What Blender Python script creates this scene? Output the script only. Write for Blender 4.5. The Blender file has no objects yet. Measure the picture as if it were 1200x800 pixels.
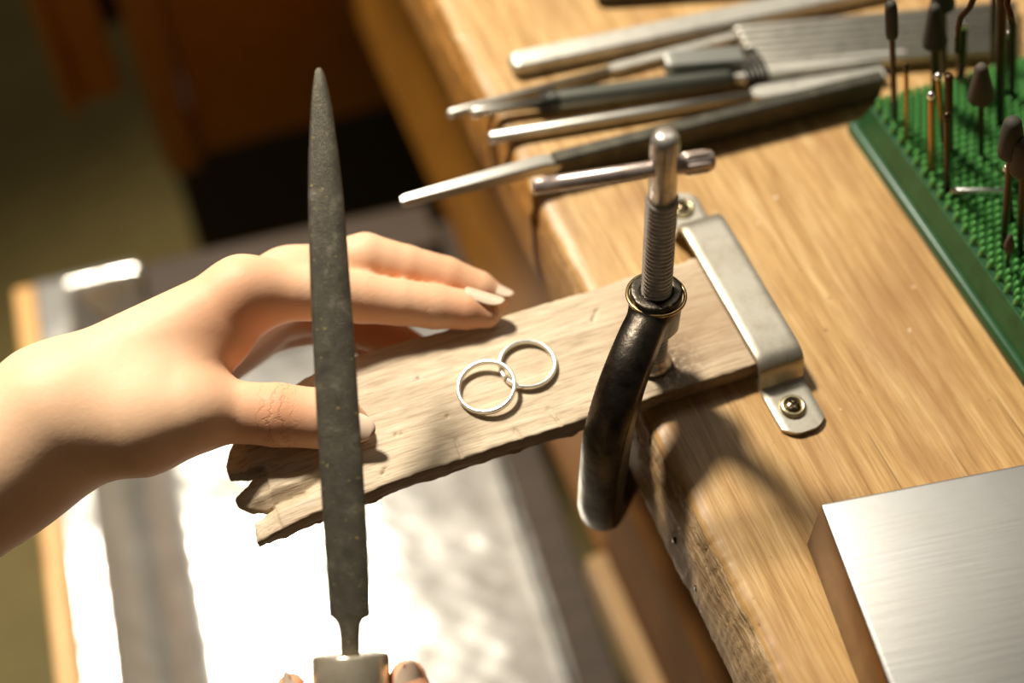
import bpy, bmesh, math, random
import numpy as np
from mathutils import Vector, Matrix

# World axes: X runs into the bench, Y along its front edge, Z up.
# z = 0 is the bench top, x = 0 its front edge. Units are metres.
scene = bpy.context.scene
COL = scene.collection

# ------------------------------------------------------------------ camera
cam_data = bpy.data.cameras.new('camera')
cam = bpy.data.objects.new('camera', cam_data)
COL.objects.link(cam)
cam.matrix_world = Matrix(((0.93667219, 0.28687309, -0.2008707, -0.13077894),
                           (-0.35020738, 0.76727694, -0.5372531, -0.2635055),
                           (0.0, 0.57357644, 0.81915204, 0.41),
                           (0, 0, 0, 1)))
cam_data.sensor_width = 36.0
cam_data.lens = 50.0
cam_data.clip_start = 0.01
cam_data.clip_end = 30
cam_data.dof.use_dof = True
cam_data.dof.focus_distance = 0.456
cam_data.dof.aperture_fstop = 3.6
scene.camera = cam

# ------------------------------------------------------------------ light
world = bpy.data.worlds.new('room_light')
scene.world = world
world.use_nodes = True
world.node_tree.nodes['Background'].inputs[0].default_value = (1.0, 0.86, 0.66, 1)
world.node_tree.nodes['Background'].inputs[1].default_value = 0.055

def area(name, loc, target, size, power, color):
    d = bpy.data.lights.new(name, 'AREA')
    d.shape = 'DISK'
    d.size = size
    d.energy = power
    d.color = color
    o = bpy.data.objects.new(name, d)
    COL.objects.link(o)
    o.location = loc
    o.rotation_euler = (Vector(target) - Vector(loc)).to_track_quat('-Z', 'Y').to_euler()
    return o

# hooded bench lamp above and behind the work, up to the left
lamp = bpy.data.lights.new('bench_lamp', 'SPOT')
lamp.energy = 108.0
lamp.color = (1.0, 0.945, 0.84)
lamp.spot_size = math.radians(96)
lamp.spot_blend = 0.5
lamp.shadow_soft_size = 0.074
lamp_o = bpy.data.objects.new('bench_lamp', lamp)
COL.objects.link(lamp_o)
lamp_o.location = (-0.23, 0.64, 0.93)
lamp_o.rotation_euler = (Vector((-0.02, 0.0, 0.0)) - Vector(lamp_o.location)).to_track_quat('-Z', 'Y').to_euler()
# two unseen overhead panels, added for fill and the tray and block reflections
for (cx_, sx_, pw_) in ((-0.40, 1.0, 1.6), (0.95, 1.0, 5.0)):
    fill_panel = area('added_fill_panel', (cx_, 1.02, 1.6), (cx_, 1.02, 0.0), 1.2, pw_, (1.0, 0.96, 0.88))
    fill_panel.data.shape = 'RECTANGLE'
    fill_panel.data.size = sx_
    fill_panel.data.size_y = 1.0

scene.view_settings.view_transform = 'Standard'
scene.view_settings.look = 'None'
scene.view_settings.exposure = 0.0
scene.view_settings.gamma = 1.0
scene.view_settings.use_curve_mapping = False

rnd = random.Random(4)

# ------------------------------------------------------------------ helpers
def lin(r, g, b):
    f = lambda c: (c / 255 / 12.92) if c / 255 <= 0.04045 else ((c / 255 + 0.055) / 1.055) ** 2.4
    return (f(r), f(g), f(b), 1.0)

def obj(name, mesh, mat=None, parent=None, smooth=True):
    o = bpy.data.objects.new(name, mesh)
    COL.objects.link(o)
    if mat is not None and not mesh.materials:
        mesh.materials.append(mat)
    if smooth is not None:
        mesh.polygons.foreach_set('use_smooth', [bool(smooth)] * len(mesh.polygons))
    if parent is not None:
        o.parent = parent
    return o

def tag(o, label, cat, group=None):
    o['label'] = label
    o['category'] = cat
    if group:
        o['group'] = group
    return o

def thing(name, label, cat, loc=(0, 0, 0), rotz=0.0, group=None):
    o = bpy.data.objects.new(name, None)
    COL.objects.link(o)
    o.location = loc
    o.rotation_euler = (0, 0, rotz)
    o.empty_display_size = 0.01
    return tag(o, label, cat, group)

def keep(child, parent):
    """parent a part that was built in world coordinates"""
    child.parent = parent
    child.matrix_parent_inverse = (Matrix.Translation(parent.location) @ parent.rotation_euler.to_matrix().to_4x4()).inverted()
    return child

def mesh_from(verts, faces, name='mesh'):
    m = bpy.data.meshes.new(name)
    m.from_pydata([tuple(v) for v in verts], [], faces)
    m.update()
    return m

def bm_mesh(bm, name='mesh'):
    bmesh.ops.recalc_face_normals(bm, faces=bm.faces)
    m = bpy.data.meshes.new(name)
    bm.to_mesh(m)
    bm.free()
    return m

def box(lo, hi, bev=0.0, seg=2):
    bm = bmesh.new()
    bmesh.ops.create_cube(bm, size=1.0)
    lo, hi = Vector(lo), Vector(hi)
    for v in bm.verts:
        v.co = Vector(((lo[i] + hi[i]) / 2 + v.co[i] * (hi[i] - lo[i]) for i in range(3)))
    if bev > 0:
        bmesh.ops.bevel(bm, geom=list(bm.edges), offset=bev, segments=seg, affect='EDGES', profile=0.5)
    return bm_mesh(bm)

def frame(d):
    d = Vector(d).normalized()
    a = Vector((0, 0, 1)) if abs(d.z) < 0.9 else Vector((1, 0, 0))
    x = d.cross(a).normalized()
    return x, d.cross(x).normalized(), d

def lathe(profile, seg=32, axis=(0, 0, 1), origin=(0, 0, 0), cap=True):
    """profile: list of (radius, height) along the axis"""
    x, y, d = frame(axis)
    o = Vector(origin)
    V, Fc = [], []
    for rr, h in profile:
        for k in range(seg):
            a = 2 * math.pi * k / seg
            V.append(o + d * h + (x * math.cos(a) + y * math.sin(a)) * rr)
    n = len(profile)
    for i in range(n - 1):
        for k in range(seg):
            k2 = (k + 1) % seg
            Fc.append((i * seg + k, i * seg + k2, (i + 1) * seg + k2, (i + 1) * seg + k))
    if cap:
        Fc.append(tuple(range(seg)))
        Fc.append(tuple((n - 1) * seg + k for k in range(seg)))
    bm = bmesh.new()
    bv = [bm.verts.new(v) for v in V]
    for f in Fc:
        bm.faces.new([bv[i] for i in f])
    return bm_mesh(bm)

def tube(path, radii, seg=12, section=None):
    """sweep a section (default circle) along a path; radii per point"""
    P_ = [Vector(p) for p in path]
    n = len(P_)
    if not hasattr(radii, '__len__'):
        radii = [radii] * n
    if section is None:
        section = [(math.cos(2 * math.pi * k / seg), math.sin(2 * math.pi * k / seg)) for k in range(seg)]
    seg = len(section)
    V, Fc = [], []
    x = None
    for i in range(n):
        d = (P_[min(i + 1, n - 1)] - P_[max(i - 1, 0)]).normalized()
        if x is None:
            x, y, _ = frame(d)
        else:
            x = (x - d * x.dot(d)).normalized()
            y = d.cross(x)
        for sx, sy in section:
            V.append(P_[i] + (x * sx + y * sy) * radii[i])
    for i in range(n - 1):
        for k in range(seg):
            k2 = (k + 1) % seg
            Fc.append((i * seg + k, i * seg + k2, (i + 1) * seg + k2, (i + 1) * seg + k))
    Fc.append(tuple(range(seg)))
    Fc.append(tuple((n - 1) * seg + k for k in range(seg)))
    bm = bmesh.new()
    bv = [bm.verts.new(v) for v in V]
    for f in Fc:
        bm.faces.new([bv[i] for i in f])
    return bm_mesh(bm)

def bar(stations, flat=None, bev=0.0, up=(0, 0, 1)):
    """a bar through stations (centre, half width, half height); faceted rectangular section with eased corners"""
    up = Vector(up)
    bm = bmesh.new()
    rings = []
    n = len(stations)
    C_ = [Vector(s[0]) for s in stations]
    for i, (c, hw, hh) in enumerate(stations):
        d = (C_[min(i + 1, n - 1)] - C_[max(i - 1, 0)]).normalized()
        side = d.cross(up).normalized()
        u2 = side.cross(d).normalized()
        e = min(hw, hh) * 0.28
        pts = [(-hw + e, -hh), (hw - e, -hh), (hw, -hh + e), (hw, hh - e), (hw - e, hh), (-hw + e, hh), (-hw, hh - e), (-hw, -hh + e)]
        rings.append([bm.verts.new(C_[i] + side * a + u2 * b) for a, b in pts])
    for i in range(n - 1):
        for k in range(8):
            k2 = (k + 1) % 8
            bm.faces.new((rings[i][k], rings[i][k2], rings[i + 1][k2], rings[i + 1][k]))
    bm.faces.new(rings[0])
    bm.faces.new(rings[-1])
    return bm_mesh(bm)

def join(meshes):
    bm = bmesh.new()
    for m in meshes:
        bm.from_mesh(m)
    return bm_mesh(bm)

def smooth_angle(o, ang=35):
    m = o.data
    bm = bmesh.new()
    bm.from_mesh(m)
    lim = math.radians(ang)
    for e in bm.edges:
        if len(e.link_faces) == 2:
            e.smooth = e.calc_face_angle(0) < lim
    for f in bm.faces:
        f.smooth = True
    bm.to_mesh(m)
    bm.free()
    return o

# ---- implicit surfaces: numpy distance fields turned into meshes by surface nets
def surface_net(fn, lo, hi, h):
    lo = np.array(lo, float)
    hi = np.array(hi, float)
    n = np.ceil((hi - lo) / h).astype(int) + 1
    ax = [lo[i] + h * np.arange(n[i]) for i in range(3)]
    X, Y, Z = np.meshgrid(*ax, indexing='ij')
    D = fn(X, Y, Z).astype(np.float32)
    inside = D < 0
    acc = np.zeros(tuple(n - 1) + (3,), np.float32)
    cnt = np.zeros(tuple(n - 1), np.float32)
    nx, ny, nz = n - 1
    corners = [(i, j, k) for i in (0, 1) for j in (0, 1) for k in (0, 1)]
    sl = lambda c: (slice(c[0], c[0] + nx), slice(c[1], c[1] + ny), slice(c[2], c[2] + nz))
    for a in corners:
        for axis in range(3):
            if a[axis]:
                continue
            b = list(a)
            b[axis] = 1
            da, db = D[sl(a)], D[sl(b)]
            m = (da < 0) != (db < 0)
            t = np.where(m, da / np.where(m, da - db, 1), 0)
            for q in range(3):
                acc[..., q] += np.where(m, a[q] + (t if q == axis else 0), 0)
            cnt += m
    act = cnt > 0
    idx = -np.ones(tuple(n - 1), np.int64)
    cells = np.argwhere(act)
    idx[act] = np.arange(len(cells))
    V = lo + h * (cells + acc[act] / cnt[act][:, None])
    faces = []
    for axis in range(3):
        o1, o2 = (axis + 1) % 3, (axis + 2) % 3
        s0 = [slice(None)] * 3
        s1 = [slice(None)] * 3
        s0[axis] = slice(0, -1)
        s1[axis] = slice(1, None)
        a, b = inside[tuple(s0)], inside[tuple(s1)]
        e = np.argwhere(a != b)
        ok = (e[:, o1] > 0) & (e[:, o2] > 0) & (e[:, o1] < n[o1] - 1) & (e[:, o2] < n[o2] - 1)
        e = e[ok]
        fl = a[tuple(e.T)]
        def cell(d1, d2):
            c = e.copy()
            c[:, o1] -= d1
            c[:, o2] -= d2
            return idx[tuple(c.T)]
        q = np.stack([cell(1, 1), cell(0, 1), cell(0, 0), cell(1, 0)], 1)
        q = np.where(fl[:, None], q, q[:, ::-1])
        faces.append(q)
    Fq = np.concatenate(faces)
    Fq = Fq[(Fq >= 0).all(1)]
    m = bpy.data.meshes.new('mesh')
    m.vertices.add(len(V))
    m.vertices.foreach_set('co', V.astype(np.float32).ravel())
    m.loops.add(len(Fq) * 4)
    m.loops.foreach_set('vertex_index', Fq.astype(np.int32).ravel())
    m.polygons.add(len(Fq))
    m.polygons.foreach_set('loop_start', np.arange(0, len(Fq) * 4, 4, dtype=np.int32))
    m.update(calc_edges=True)
    m.validate()
    return m

def smin(a, b, k):
    h = np.clip(0.5 + 0.5 * (b - a) / k, 0, 1)
    return b + (a - b) * h - k * h * (1 - h)

def cone_sd(X, Y, Z, a, b, ra, rb):
    a = np.array(a)
    b = np.array(b)
    d = b - a
    L2 = (d * d).sum()
    t = np.clip(((X - a[0]) * d[0] + (Y - a[1]) * d[1] + (Z - a[2]) * d[2]) / L2, 0, 1)
    return np.sqrt((X - a[0] - t * d[0]) ** 2 + (Y - a[1] - t * d[1]) ** 2 + (Z - a[2] - t * d[2]) ** 2) - (ra + (rb - ra) * t)

def value_noise(X, Y, Z, s, seed=0):
    """cheap smooth pseudo noise from sines, in -1..1"""
    r_ = random.Random(seed)
    out = 0
    for i in range(5):
        kx, ky, kz = (r_.uniform(-1, 1) for _ in range(3))
        out = out + np.sin((X * kx + Y * ky + Z * kz) * (2.2 + i) / s + r_.uniform(0, 6.28))
    return out / 3.0

# ------------------------------------------------------------------ materials
class NT:
    def __init__(self, name):
        self.m = bpy.data.materials.new(name)
        self.m.use_nodes = True
        self.t = self.m.node_tree
        self.b = self.t.nodes['Principled BSDF']
    def n(self, kind, **kw):
        nd = self.t.nodes.new(kind)
        for k, v in kw.items():
            if k.startswith('_'):
                setattr(nd, k[1:], v)
            else:
                self.put(nd.inputs[k.replace('__', ' ')], v)
        return nd
    def put(self, sock, v):
        if hasattr(v, 'links') or isinstance(v, bpy.types.NodeSocket):
            self.t.links.new(v, sock)
        else:
            sock.default_value = v
    def coords(self, scale=(1, 1, 1), rot=(0, 0, 0), kind='Object'):
        tc = self.n('ShaderNodeTexCoord')
        mp = self.n('ShaderNodeMapping')
        self.t.links.new(tc.outputs[kind], mp.inputs[0])
        mp.inputs['Scale'].default_value = scale
        mp.inputs['Rotation'].default_value = rot
        return mp.outputs[0]
    def noise(self, vec, scale, detail=4, rough=0.6, dist=0.0):
        nd = self.n('ShaderNodeTexNoise')
        self.t.links.new(vec, nd.inputs['Vector'])
        nd.inputs['Scale'].default_value = scale
        nd.inputs['Detail'].default_value = detail
        nd.inputs['Roughness'].default_value = rough
        nd.inputs['Distortion'].default_value = dist
        return nd.outputs['Fac']
    def ramp(self, fac, stops):
        nd = self.n('ShaderNodeValToRGB')
        self.t.links.new(fac, nd.inputs[0])
        el = nd.color_ramp.elements
        while len(el) < len(stops):
            el.new(0.5)
        for e, (p, c) in zip(el, stops):
            e.position = p
            e.color = c if hasattr(c, '__len__') else (c, c, c, 1)
        return nd.outputs[0]
    def mix(self, fac, a, b, mode='MIX'):
        nd = self.n('ShaderNodeMix', _data_type='RGBA', _blend_type=mode)
        self.put(nd.inputs[0], fac)
        self.put(nd.inputs[6], a)
        self.put(nd.inputs[7], b)
        return nd.outputs[2]
    def math(self, op, a, b=0.0):
        nd = self.n('ShaderNodeMath', _operation=op)
        self.put(nd.inputs[0], a)
        self.put(nd.inputs[1], b)
        return nd.outputs[0]
    def bump(self, h, strength=0.3, dist=0.001, prev=None):
        nd = self.n('ShaderNodeBump')
        self.t.links.new(h, nd.inputs['Height'])
        nd.inputs['Strength'].default_value = strength
        nd.inputs['Distance'].default_value = dist
        if prev is not None:
            self.t.links.new(prev, nd.inputs['Normal'])
        return nd.outputs[0]
    def set(self, **kw):
        for k, v in kw.items():
            self.put(self.b.inputs[k.replace('__', ' ')], v)
        return self

def wood(name, dark, mid, light, grain=(70, 3.0, 70), rough=0.5, stain=None, stain_amt=0.4, bump=0.35, pores=True, bdist=0.0006, coat=0.0, cracks=0.0):
    t = NT(name)
    v = t.coords(grain)
    g = t.noise(v, 4.0, 6, 0.65, 0.6)
    col = t.ramp(g, [(0.28, dark), (0.5, mid), (0.72, light)])
    fine = t.noise(t.coords(tuple(s * 6 for s in grain)), 3.0, 3, 0.6)
    col = t.mix(0.35, col, t.ramp(fine, [(0.3, dark), (0.7, light)]), 'MULTIPLY') if False else t.mix(t.math('MULTIPLY', t.ramp(fine, [(0.35, 1.0), (0.55, 0.0)]), 0.5), col, dark)
    blot = t.noise(t.coords((18, 9, 18)), 1.6, 4, 0.6, 0.3)
    if stain is not None:
        col = t.mix(t.math('MULTIPLY', t.ramp(blot, [(0.48, 0.0), (0.68, 1.0)]), stain_amt), col, stain)
    if cracks:
        ck = t.noise(t.coords((150, 2.2, 150)), 3.0, 3, 0.5, 0.3)
        col = t.mix(t.math('MULTIPLY', t.ramp(ck, [(0.69, 0.0), (0.715, 1.0)]), cracks), col, tuple(c * 0.35 for c in dark[:3]) + (1,))
        fl_ = t.noise(t.coords((190, 190, 190)), 1.0, 2, 0.5)
        col = t.mix(t.math('MULTIPLY', t.ramp(fl_, [(0.745, 0.0), (0.77, 1.0)]), 0.7), col, lin(240, 226, 196))
    specks = t.noise(t.coords((260, 260, 260)), 1.0, 2, 0.5)
    col = t.mix(t.math('MULTIPLY', t.ramp(specks, [(0.70, 0.0), (0.76, 1.0)]), 0.55), col, tuple(c * 0.4 for c in dark[:3]) + (1,))
    hb = t.math('ADD', t.math('MULTIPLY', fine, 0.6), t.math('MULTIPLY', g, 0.8))
    t.set(Base__Color=col, Roughness=rough, Normal=t.bump(hb, bump, bdist))
    t.b.inputs['Specular IOR Level'].default_value = 0.35
    t.b.inputs['Coat Weight'].default_value = coat
    t.b.inputs['Coat Roughness'].default_value = 0.25
    return t

def metal(name, col, rough, var=0.12, scr=None, metallic=1.0, bump=0.1, dirt=None, dirt_amt=0.5, dirt_scale=60, spec=0.5):
    t = NT(name)
    n1 = t.noise(t.coords((dirt_scale,) * 3), 2.0, 5, 0.65, 0.2)
    c = col
    if dirt is not None:
        c = t.mix(t.math('MULTIPLY', t.ramp(n1, [(0.45, 0.0), (0.7, 1.0)]), dirt_amt), col, dirt)
    r = t.math('ADD', t.math('MULTIPLY', n1, var * 2), rough - var)
    t.set(Base__Color=c, Metallic=metallic, Roughness=r)
    h = t.noise(t.coords(scr if scr else (900, 900, 900)), 1.0, 3, 0.6)
    t.put(t.b.inputs['Normal'], t.bump(h, bump, 0.0004))
    t.b.inputs['Specular IOR Level'].default_value = spec
    return t

M = {}
M['bench'] = wood('bench_wood', lin(146, 106, 56), lin(188, 149, 94), lin(208, 174, 122), (60, 3.0, 60), 0.40, lin(150, 108, 68), 0.6, 0.35, cracks=0.55).m
M['edge'] = wood('worn_edge_wood', lin(120, 88, 52), lin(178, 144, 100), lin(212, 184, 142), (160, 7, 90), 0.6, lin(120, 84, 42), 0.5, 0.8, bdist=0.0012)
# the far stretch of the edge still has its orange varnish, the near one is worn bare
_e = M['edge']
_tc = _e.n('ShaderNodeTexCoord')
_sx = _e.n('ShaderNodeSeparateXYZ')
_e.t.links.new(_tc.outputs['Object'], _sx.inputs[0])
_mr = _e.n('ShaderNodeMapRange')
_e.t.links.new(_sx.outputs[1], _mr.inputs[0])
_mr.inputs[1].default_value = -0.01
_mr.inputs[2].default_value = 0.07
_old = _e.b.inputs['Base Color'].links[0].from_socket
_e.put(_e.b.inputs['Base Color'], _e.mix(_e.math('MULTIPLY', _mr.outputs[0], 0.8), _old, lin(168, 108, 20)))
M['edge'] = _e.m
M['apron'] = wood('apron_wood', lin(92, 56, 12), lin(114, 72, 16), lin(132, 86, 22), (60, 4, 60), 0.8, lin(96, 52, 6), 0.4, 0.3).m
M['drawer'] = wood('drawer_front_wood', lin(150, 94, 16), lin(176, 114, 24), lin(190, 128, 36), (60, 5, 60), 0.6, lin(120, 72, 10), 0.5, 0.3).m
M['rail'] = wood('rail_wood', lin(136, 100, 52), lin(160, 124, 74), lin(178, 142, 92), (60, 4, 60), 0.5, None, 0.4, 0.3).m
M['cabinet'] = wood('cabinet_wood', lin(150, 92, 18), lin(180, 112, 24), lin(200, 130, 34), (12, 60, 60), 0.5, None, 0.4, 0.2).m
M['cabinet_edge'] = wood('cabinet_edge_wood', lin(150, 90, 22), lin(180, 118, 40), lin(196, 134, 54), (40, 40, 5), 0.5, None, 0.4, 0.2).m
M['tray_wood'] = wood('tray_wood', lin(196, 140, 70), lin(224, 172, 104), lin(236, 190, 126), (50, 4, 50), 0.5, None, 0.4, 0.2).m
M['floor'] = wood('floor_lino', lin(116, 100, 52), lin(132, 114, 62), lin(142, 124, 70), (6, 6, 6), 0.6, None, 0.4, 0.1).m
M['wall'] = wood('dark_wall', lin(52, 42, 20), lin(64, 52, 26), lin(74, 60, 30), (6, 6, 6), 0.8, None, 0.4, 0.1).m

M['iron'] = metal('blackened_iron', lin(92, 84, 74), 0.36, 0.1, dirt=lin(40, 34, 28), dirt_amt=0.9, dirt_scale=45, bump=0.35, scr=(700, 700, 250)).m
M['screw_steel'] = metal('bright_screw_steel', lin(206, 196, 184), 0.30, 0.06, metallic=0.72, dirt=lin(110, 90, 76), dirt_amt=0.5, dirt_scale=120).m
M['bar_steel'] = metal('bar_steel', lin(210, 192, 180), 0.3, 0.06, metallic=0.75, dirt=lin(120, 92, 80), dirt_amt=0.6, dirt_scale=100).m
M['strap'] = metal('dull_nickel', lin(190, 182, 164), 0.42, 0.08, metallic=0.85, dirt=lin(136, 122, 96), dirt_amt=0.5, dirt_scale=40, bump=0.15).m
M['brass'] = metal('dull_brass', lin(176, 146, 98), 0.28, 0.06, dirt=lin(110, 84, 50), dirt_amt=0.5, dirt_scale=150).m
M['silver'] = metal('silver_wire', lin(242, 240, 232), 0.32, 0.05, bump=0.1).m
M['dark_steel'] = metal('dark_file_steel', lin(70, 66, 56), 0.5, 0.08, metallic=0.75, bump=0.5, scr=(1500, 1500, 1500), dirt=lin(112, 106, 88), dirt_amt=0.5, dirt_scale=90).m
M['file_grey'] = metal('grey_file_steel', lin(192, 186, 172), 0.45, 0.08, metallic=0.75, bump=0.2, dirt=lin(130, 124, 112), dirt_amt=0.5, dirt_scale=50).m
M['tang'] = metal('tang_steel', lin(202, 196, 182), 0.4, 0.06, bump=0.1).m
M['wire'] = metal('binding_wire', lin(70, 66, 60), 0.45, 0.06).m
M['bit_dark'] = metal('burnt_bit_steel', lin(74, 54, 36), 0.4, 0.06, metallic=0.9).m
M['bit_gold'] = metal('golden_bit_steel', lin(176, 132, 70), 0.35, 0.06, metallic=0.9).m
M['bit_bright'] = metal('bright_bit_steel', lin(236, 232, 224), 0.32, 0.05).m
M['rubber'] = NT('rubber_head').set(Base__Color=lin(52, 46, 35), Roughness=0.75).m
M['rubber_brown'] = NT('brown_rubber_head').set(Base__Color=lin(70, 58, 44), Roughness=0.75).m
M['hole'] = NT('dark_hole').set(Base__Color=(0.01, 0.008, 0.006, 1), Roughness=0.9).m
M['handle_wood'] = wood('handle_wood', lin(140, 84, 36), lin(176, 116, 56), lin(196, 138, 74), (60, 60, 6), 0.4, None, 0.4, 0.2).m

# ------------------------------------------------------------------ the setting
fl = obj('floor', box((-1.6, -1.4, -0.90), (1.6, 2.2, -0.85)), M['floor'], smooth=False)
fl['kind'] = 'structure'
wl = obj('wall_back', box((-1.6, 1.45, -0.85), (1.6, 1.5, 0.9)), M['wall'], smooth=False)
wl['kind'] = 'structure'

# ------------------------------------------------------------------ workbench
bench = thing('workbench', 'worn honey-coloured wooden jeweller workbench with a rough chipped front edge', 'workbench', (0.3, 0.2, -0.85))

def sweep_tabletop():
    prof = [(0.60, -0.0345), (0.10, -0.0345), (0.004, -0.0345), (-0.0018, -0.0340), (-0.0026, -0.031), (-0.0021, -0.022), (-0.0018, -0.016),
            (-0.0014, -0.012), (-0.0008, -0.009), (-0.0004, -0.007), (0.0002, -0.0050), (0.0010, -0.0032), (0.0018, -0.0018), (0.0030, -0.0009),
            (0.0050, -0.0003), (0.008, 0.0), (0.02, 0.0), (0.10, 0.0), (0.60, 0.0)]
    ys = list(np.arange(-0.24, 0.26, 0.0012))
    ys = [-0.6, -0.4, -0.3] + ys + [0.3, 0.4, 0.6, 0.95]
    r1 = random.Random(11)
    V, Fc, mi = [], [], []
    n = len(prof)
    def nz(y, s, sd):
        q = random.Random(sd)
        return sum(math.sin(y / s * (1 + i * 0.83) * q.uniform(0.7, 1.3) + q.uniform(0, 6.3)) for i in range(5)) / 3.2
    for y in ys:
        chip = max(0, nz(y, 0.014, 3) - 0.35) * 0.0018 + max(0, nz(y, 0.0035, 5) - 0.5) * 0.0009
        for j, (x, z) in enumerate(prof):
            dx = dz = 0
            if 3 <= j <= 14:
                w = 1 - abs(j - 11) / 4 if j > 8 else 0.2
                w = max(w, 0.0)
                dx = chip * w + nz(y, 0.013, 20 + j) * 0.0006 + nz(y, 0.002, 60 + j) * 0.00025
                dz = -chip * w * 0.5
                if j in (9, 10):
                    dx += 0.0008 * max(0, nz(y, 0.03, 9) + 0.35)
            V.append((x + dx, y, z + dz))
    for i in range(len(ys) - 1):
        for j in range(n - 1):
            Fc.append((i * n + j, (i + 1) * n + j, (i + 1) * n + j + 1, i * n + j + 1))
            mi.append(1 if 2 <= j <= 11 else 0)
    Fc.append(tuple(range(n)))
    Fc.append(tuple((len(ys) - 1) * n + j for j in range(n))[::-1])
    mi += [0, 0]
    m = mesh_from(V, Fc)
    m.materials.append(M['bench'])
    m.materials.append(M['edge'])
    m.polygons.foreach_set('material_index', mi)
    bm = bmesh.new()
    bm.from_mesh(m)
    bmesh.ops.recalc_face_normals(bm, faces=bm.faces)
    bm.to_mesh(m)
    bm.free()
    return m

top = keep(obj('tabletop', sweep_tabletop()), bench)
top['label'] = 'honey-coloured tabletop with a pale splintered front edge'
for (y, z) in ((-0.0765, -0.0215), (-0.0945, -0.0235)):
    nh = keep(obj('nail_head', lathe([(0.0001, 0.0008), (0.0011, 0.0006), (0.0014, 0.0002), (0.0014, -0.0010)], 14, (-1, 0, 0), (-0.0021, y, z)), M['bit_dark']), bench)
keep(obj('apron', box((0.036, -0.58, -0.165), (0.056, 0.028, -0.0350), 0.0015), M['apron'], smooth=False), bench)
keep(obj('upper_rail', box((0.0275, -0.58, -0.245), (0.052, 0.028, -0.1655), 0.003, 3), M['apron'], smooth=False), bench)
keep(obj('lower_rail', box((0.018, -0.58, -0.268), (0.052, 0.028, -0.2455), 0.002, 3), M['rail'], smooth=False), bench)
keep(obj('drawer_front', box((0.030, 0.029, -0.268), (0.052, 0.485, -0.0352), 0.003, 2), M['drawer'], smooth=False), bench)
for (x, y) in ((0.06, -0.52), (0.52, -0.52), (0.06, 0.86), (0.52, 0.86)):
    keep(obj('leg', box((x - 0.003, y - 0.03, -0.85), (x + 0.057, y + 0.03, -0.0350), 0.003), M['apron'], smooth=False), bench)
keep(obj('back_panel', box((0.53, -0.5, -0.80), (0.545, 0.84, -0.0350), 0.002), M['apron'], smooth=False), bench)

# ------------------------------------------------------------------ drawer cabinet in the dark behind the bench front
cab = thing('drawer_cabinet', 'dark brown wooden drawer cabinet in the shade behind the raised file', 'cabinet', (-0.04, 0.55, -0.85))
keep(obj('front_panel', box((-0.094, 0.500, -0.385), (0.25, 0.516, -0.036), 0.003), M['cabinet'], smooth=False), cab)
keep(obj('side_post', box((-0.122, 0.492, -0.392), (-0.096, 0.56, -0.033), 0.004), M['cabinet_edge'], smooth=False), cab)
keep(obj('plinth', box((-0.115, 0.56, -0.85), (0.25, 0.60, -0.392), 0.003), NT('shade_dark_plinth_wood').set(Base__Color=lin(34, 22, 10), Roughness=0.7).m, smooth=False), cab)  # fills the black void below the cabinet, shade put into its colour
dr = keep(obj('drawer', box((-0.165, 0.500, -0.306), (-0.135, 0.56, -0.05), 0.003), M['cabinet'], smooth=False), cab)
keep(obj('drawer_edge', box((-0.176, 0.494, -0.31), (-0.1655, 0.56, -0.05), 0.003), M['cabinet_edge'], smooth=False), cab)
keep(obj('drawer_runner', box((-0.134, 0.53, -0.27), (-0.1225, 0.56, -0.06), 0.001), M['bit_dark'], smooth=False), cab)

# ------------------------------------------------------------------ catch tray pulled out under the bench
t0 = (-0.23094, 0.32521, -0.27200)
TR = math.radians(-4.5)
tray = thing('catch_tray', 'open wooden catch tray with a shiny crumpled metal lining under the bench', 'tray', (t0[0], t0[1], -0.34), TR)
RZ = 0.068            # rim above the tray base
LW, LD = 0.256, 0.62   # size across and along
obj('left_board', box((0, -LD, 0.0), (0.0125, 0, RZ), 0.002), M['tray_wood'], tray, smooth=False)
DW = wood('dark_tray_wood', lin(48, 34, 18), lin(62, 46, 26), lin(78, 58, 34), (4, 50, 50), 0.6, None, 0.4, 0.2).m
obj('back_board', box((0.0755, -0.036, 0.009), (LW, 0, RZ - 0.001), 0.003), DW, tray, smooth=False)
obj('back_corner', box((0.013, -0.0095, 0.0), (0.0745, 0, RZ - 0.003), 0.002), M['tray_wood'], tray, smooth=False)
obj('front_board', box((0.013, -LD, 0.0), (LW, -LD + 0.012, RZ - 0.002), 0.002), M['tray_wood'], tray, smooth=False)
obj('right_board', box((LW, -LD, 0.0), (LW + 0.022, 0, RZ - 0.024), 0.002), DW, tray, smooth=False)  # dark colour stands in for the shaded gap beside the rail
obj('bottom_board', box((0.013, -LD + 0.0125, 0.0), (LW - 0.001, -0.0125, 0.008), 0.001), M['tray_wood'], tray, smooth=False)

def lining_mesh():
    xs = np.linspace(0.0128, LW - 0.0008, 120)
    ys = np.linspace(-LD + 0.013, -0.0005, 190)
    X, Y = np.meshgrid(xs, ys, indexing='ij')
    fx, fy = 0.020, 0.010
    dl = (X - 0.0128 - fx) / 0.038
    db = (-Y - fy) / 0.022
    d = np.minimum(dl, db)
    e = np.clip(d, 0, 1)
    s = np.sqrt(np.clip(1 - (1 - e) ** 2, 0, 1)) * 0.75 + e * 0.25
    Z = (RZ + 0.001) - 0.054 * s
    Z = np.where((X > 0.074) & (Y > -0.0365), np.minimum(Z, RZ - 0.046), Z)
    Z += value_noise(X, Y, X * 0, 0.035, 3) * 0.00035 + value_noise(X, Y, X * 0, 0.011, 4) * 0.00012
    V = np.stack([X, Y, Z], -1).reshape(-1, 3)
    ny = len(ys)
    Fc = [(i * ny + j, (i + 1) * ny + j, (i + 1) * ny + j + 1, i * ny + j + 1) for i in range(len(xs) - 1) for j in range(ny - 1)]
    return mesh_from(V, Fc)

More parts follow.
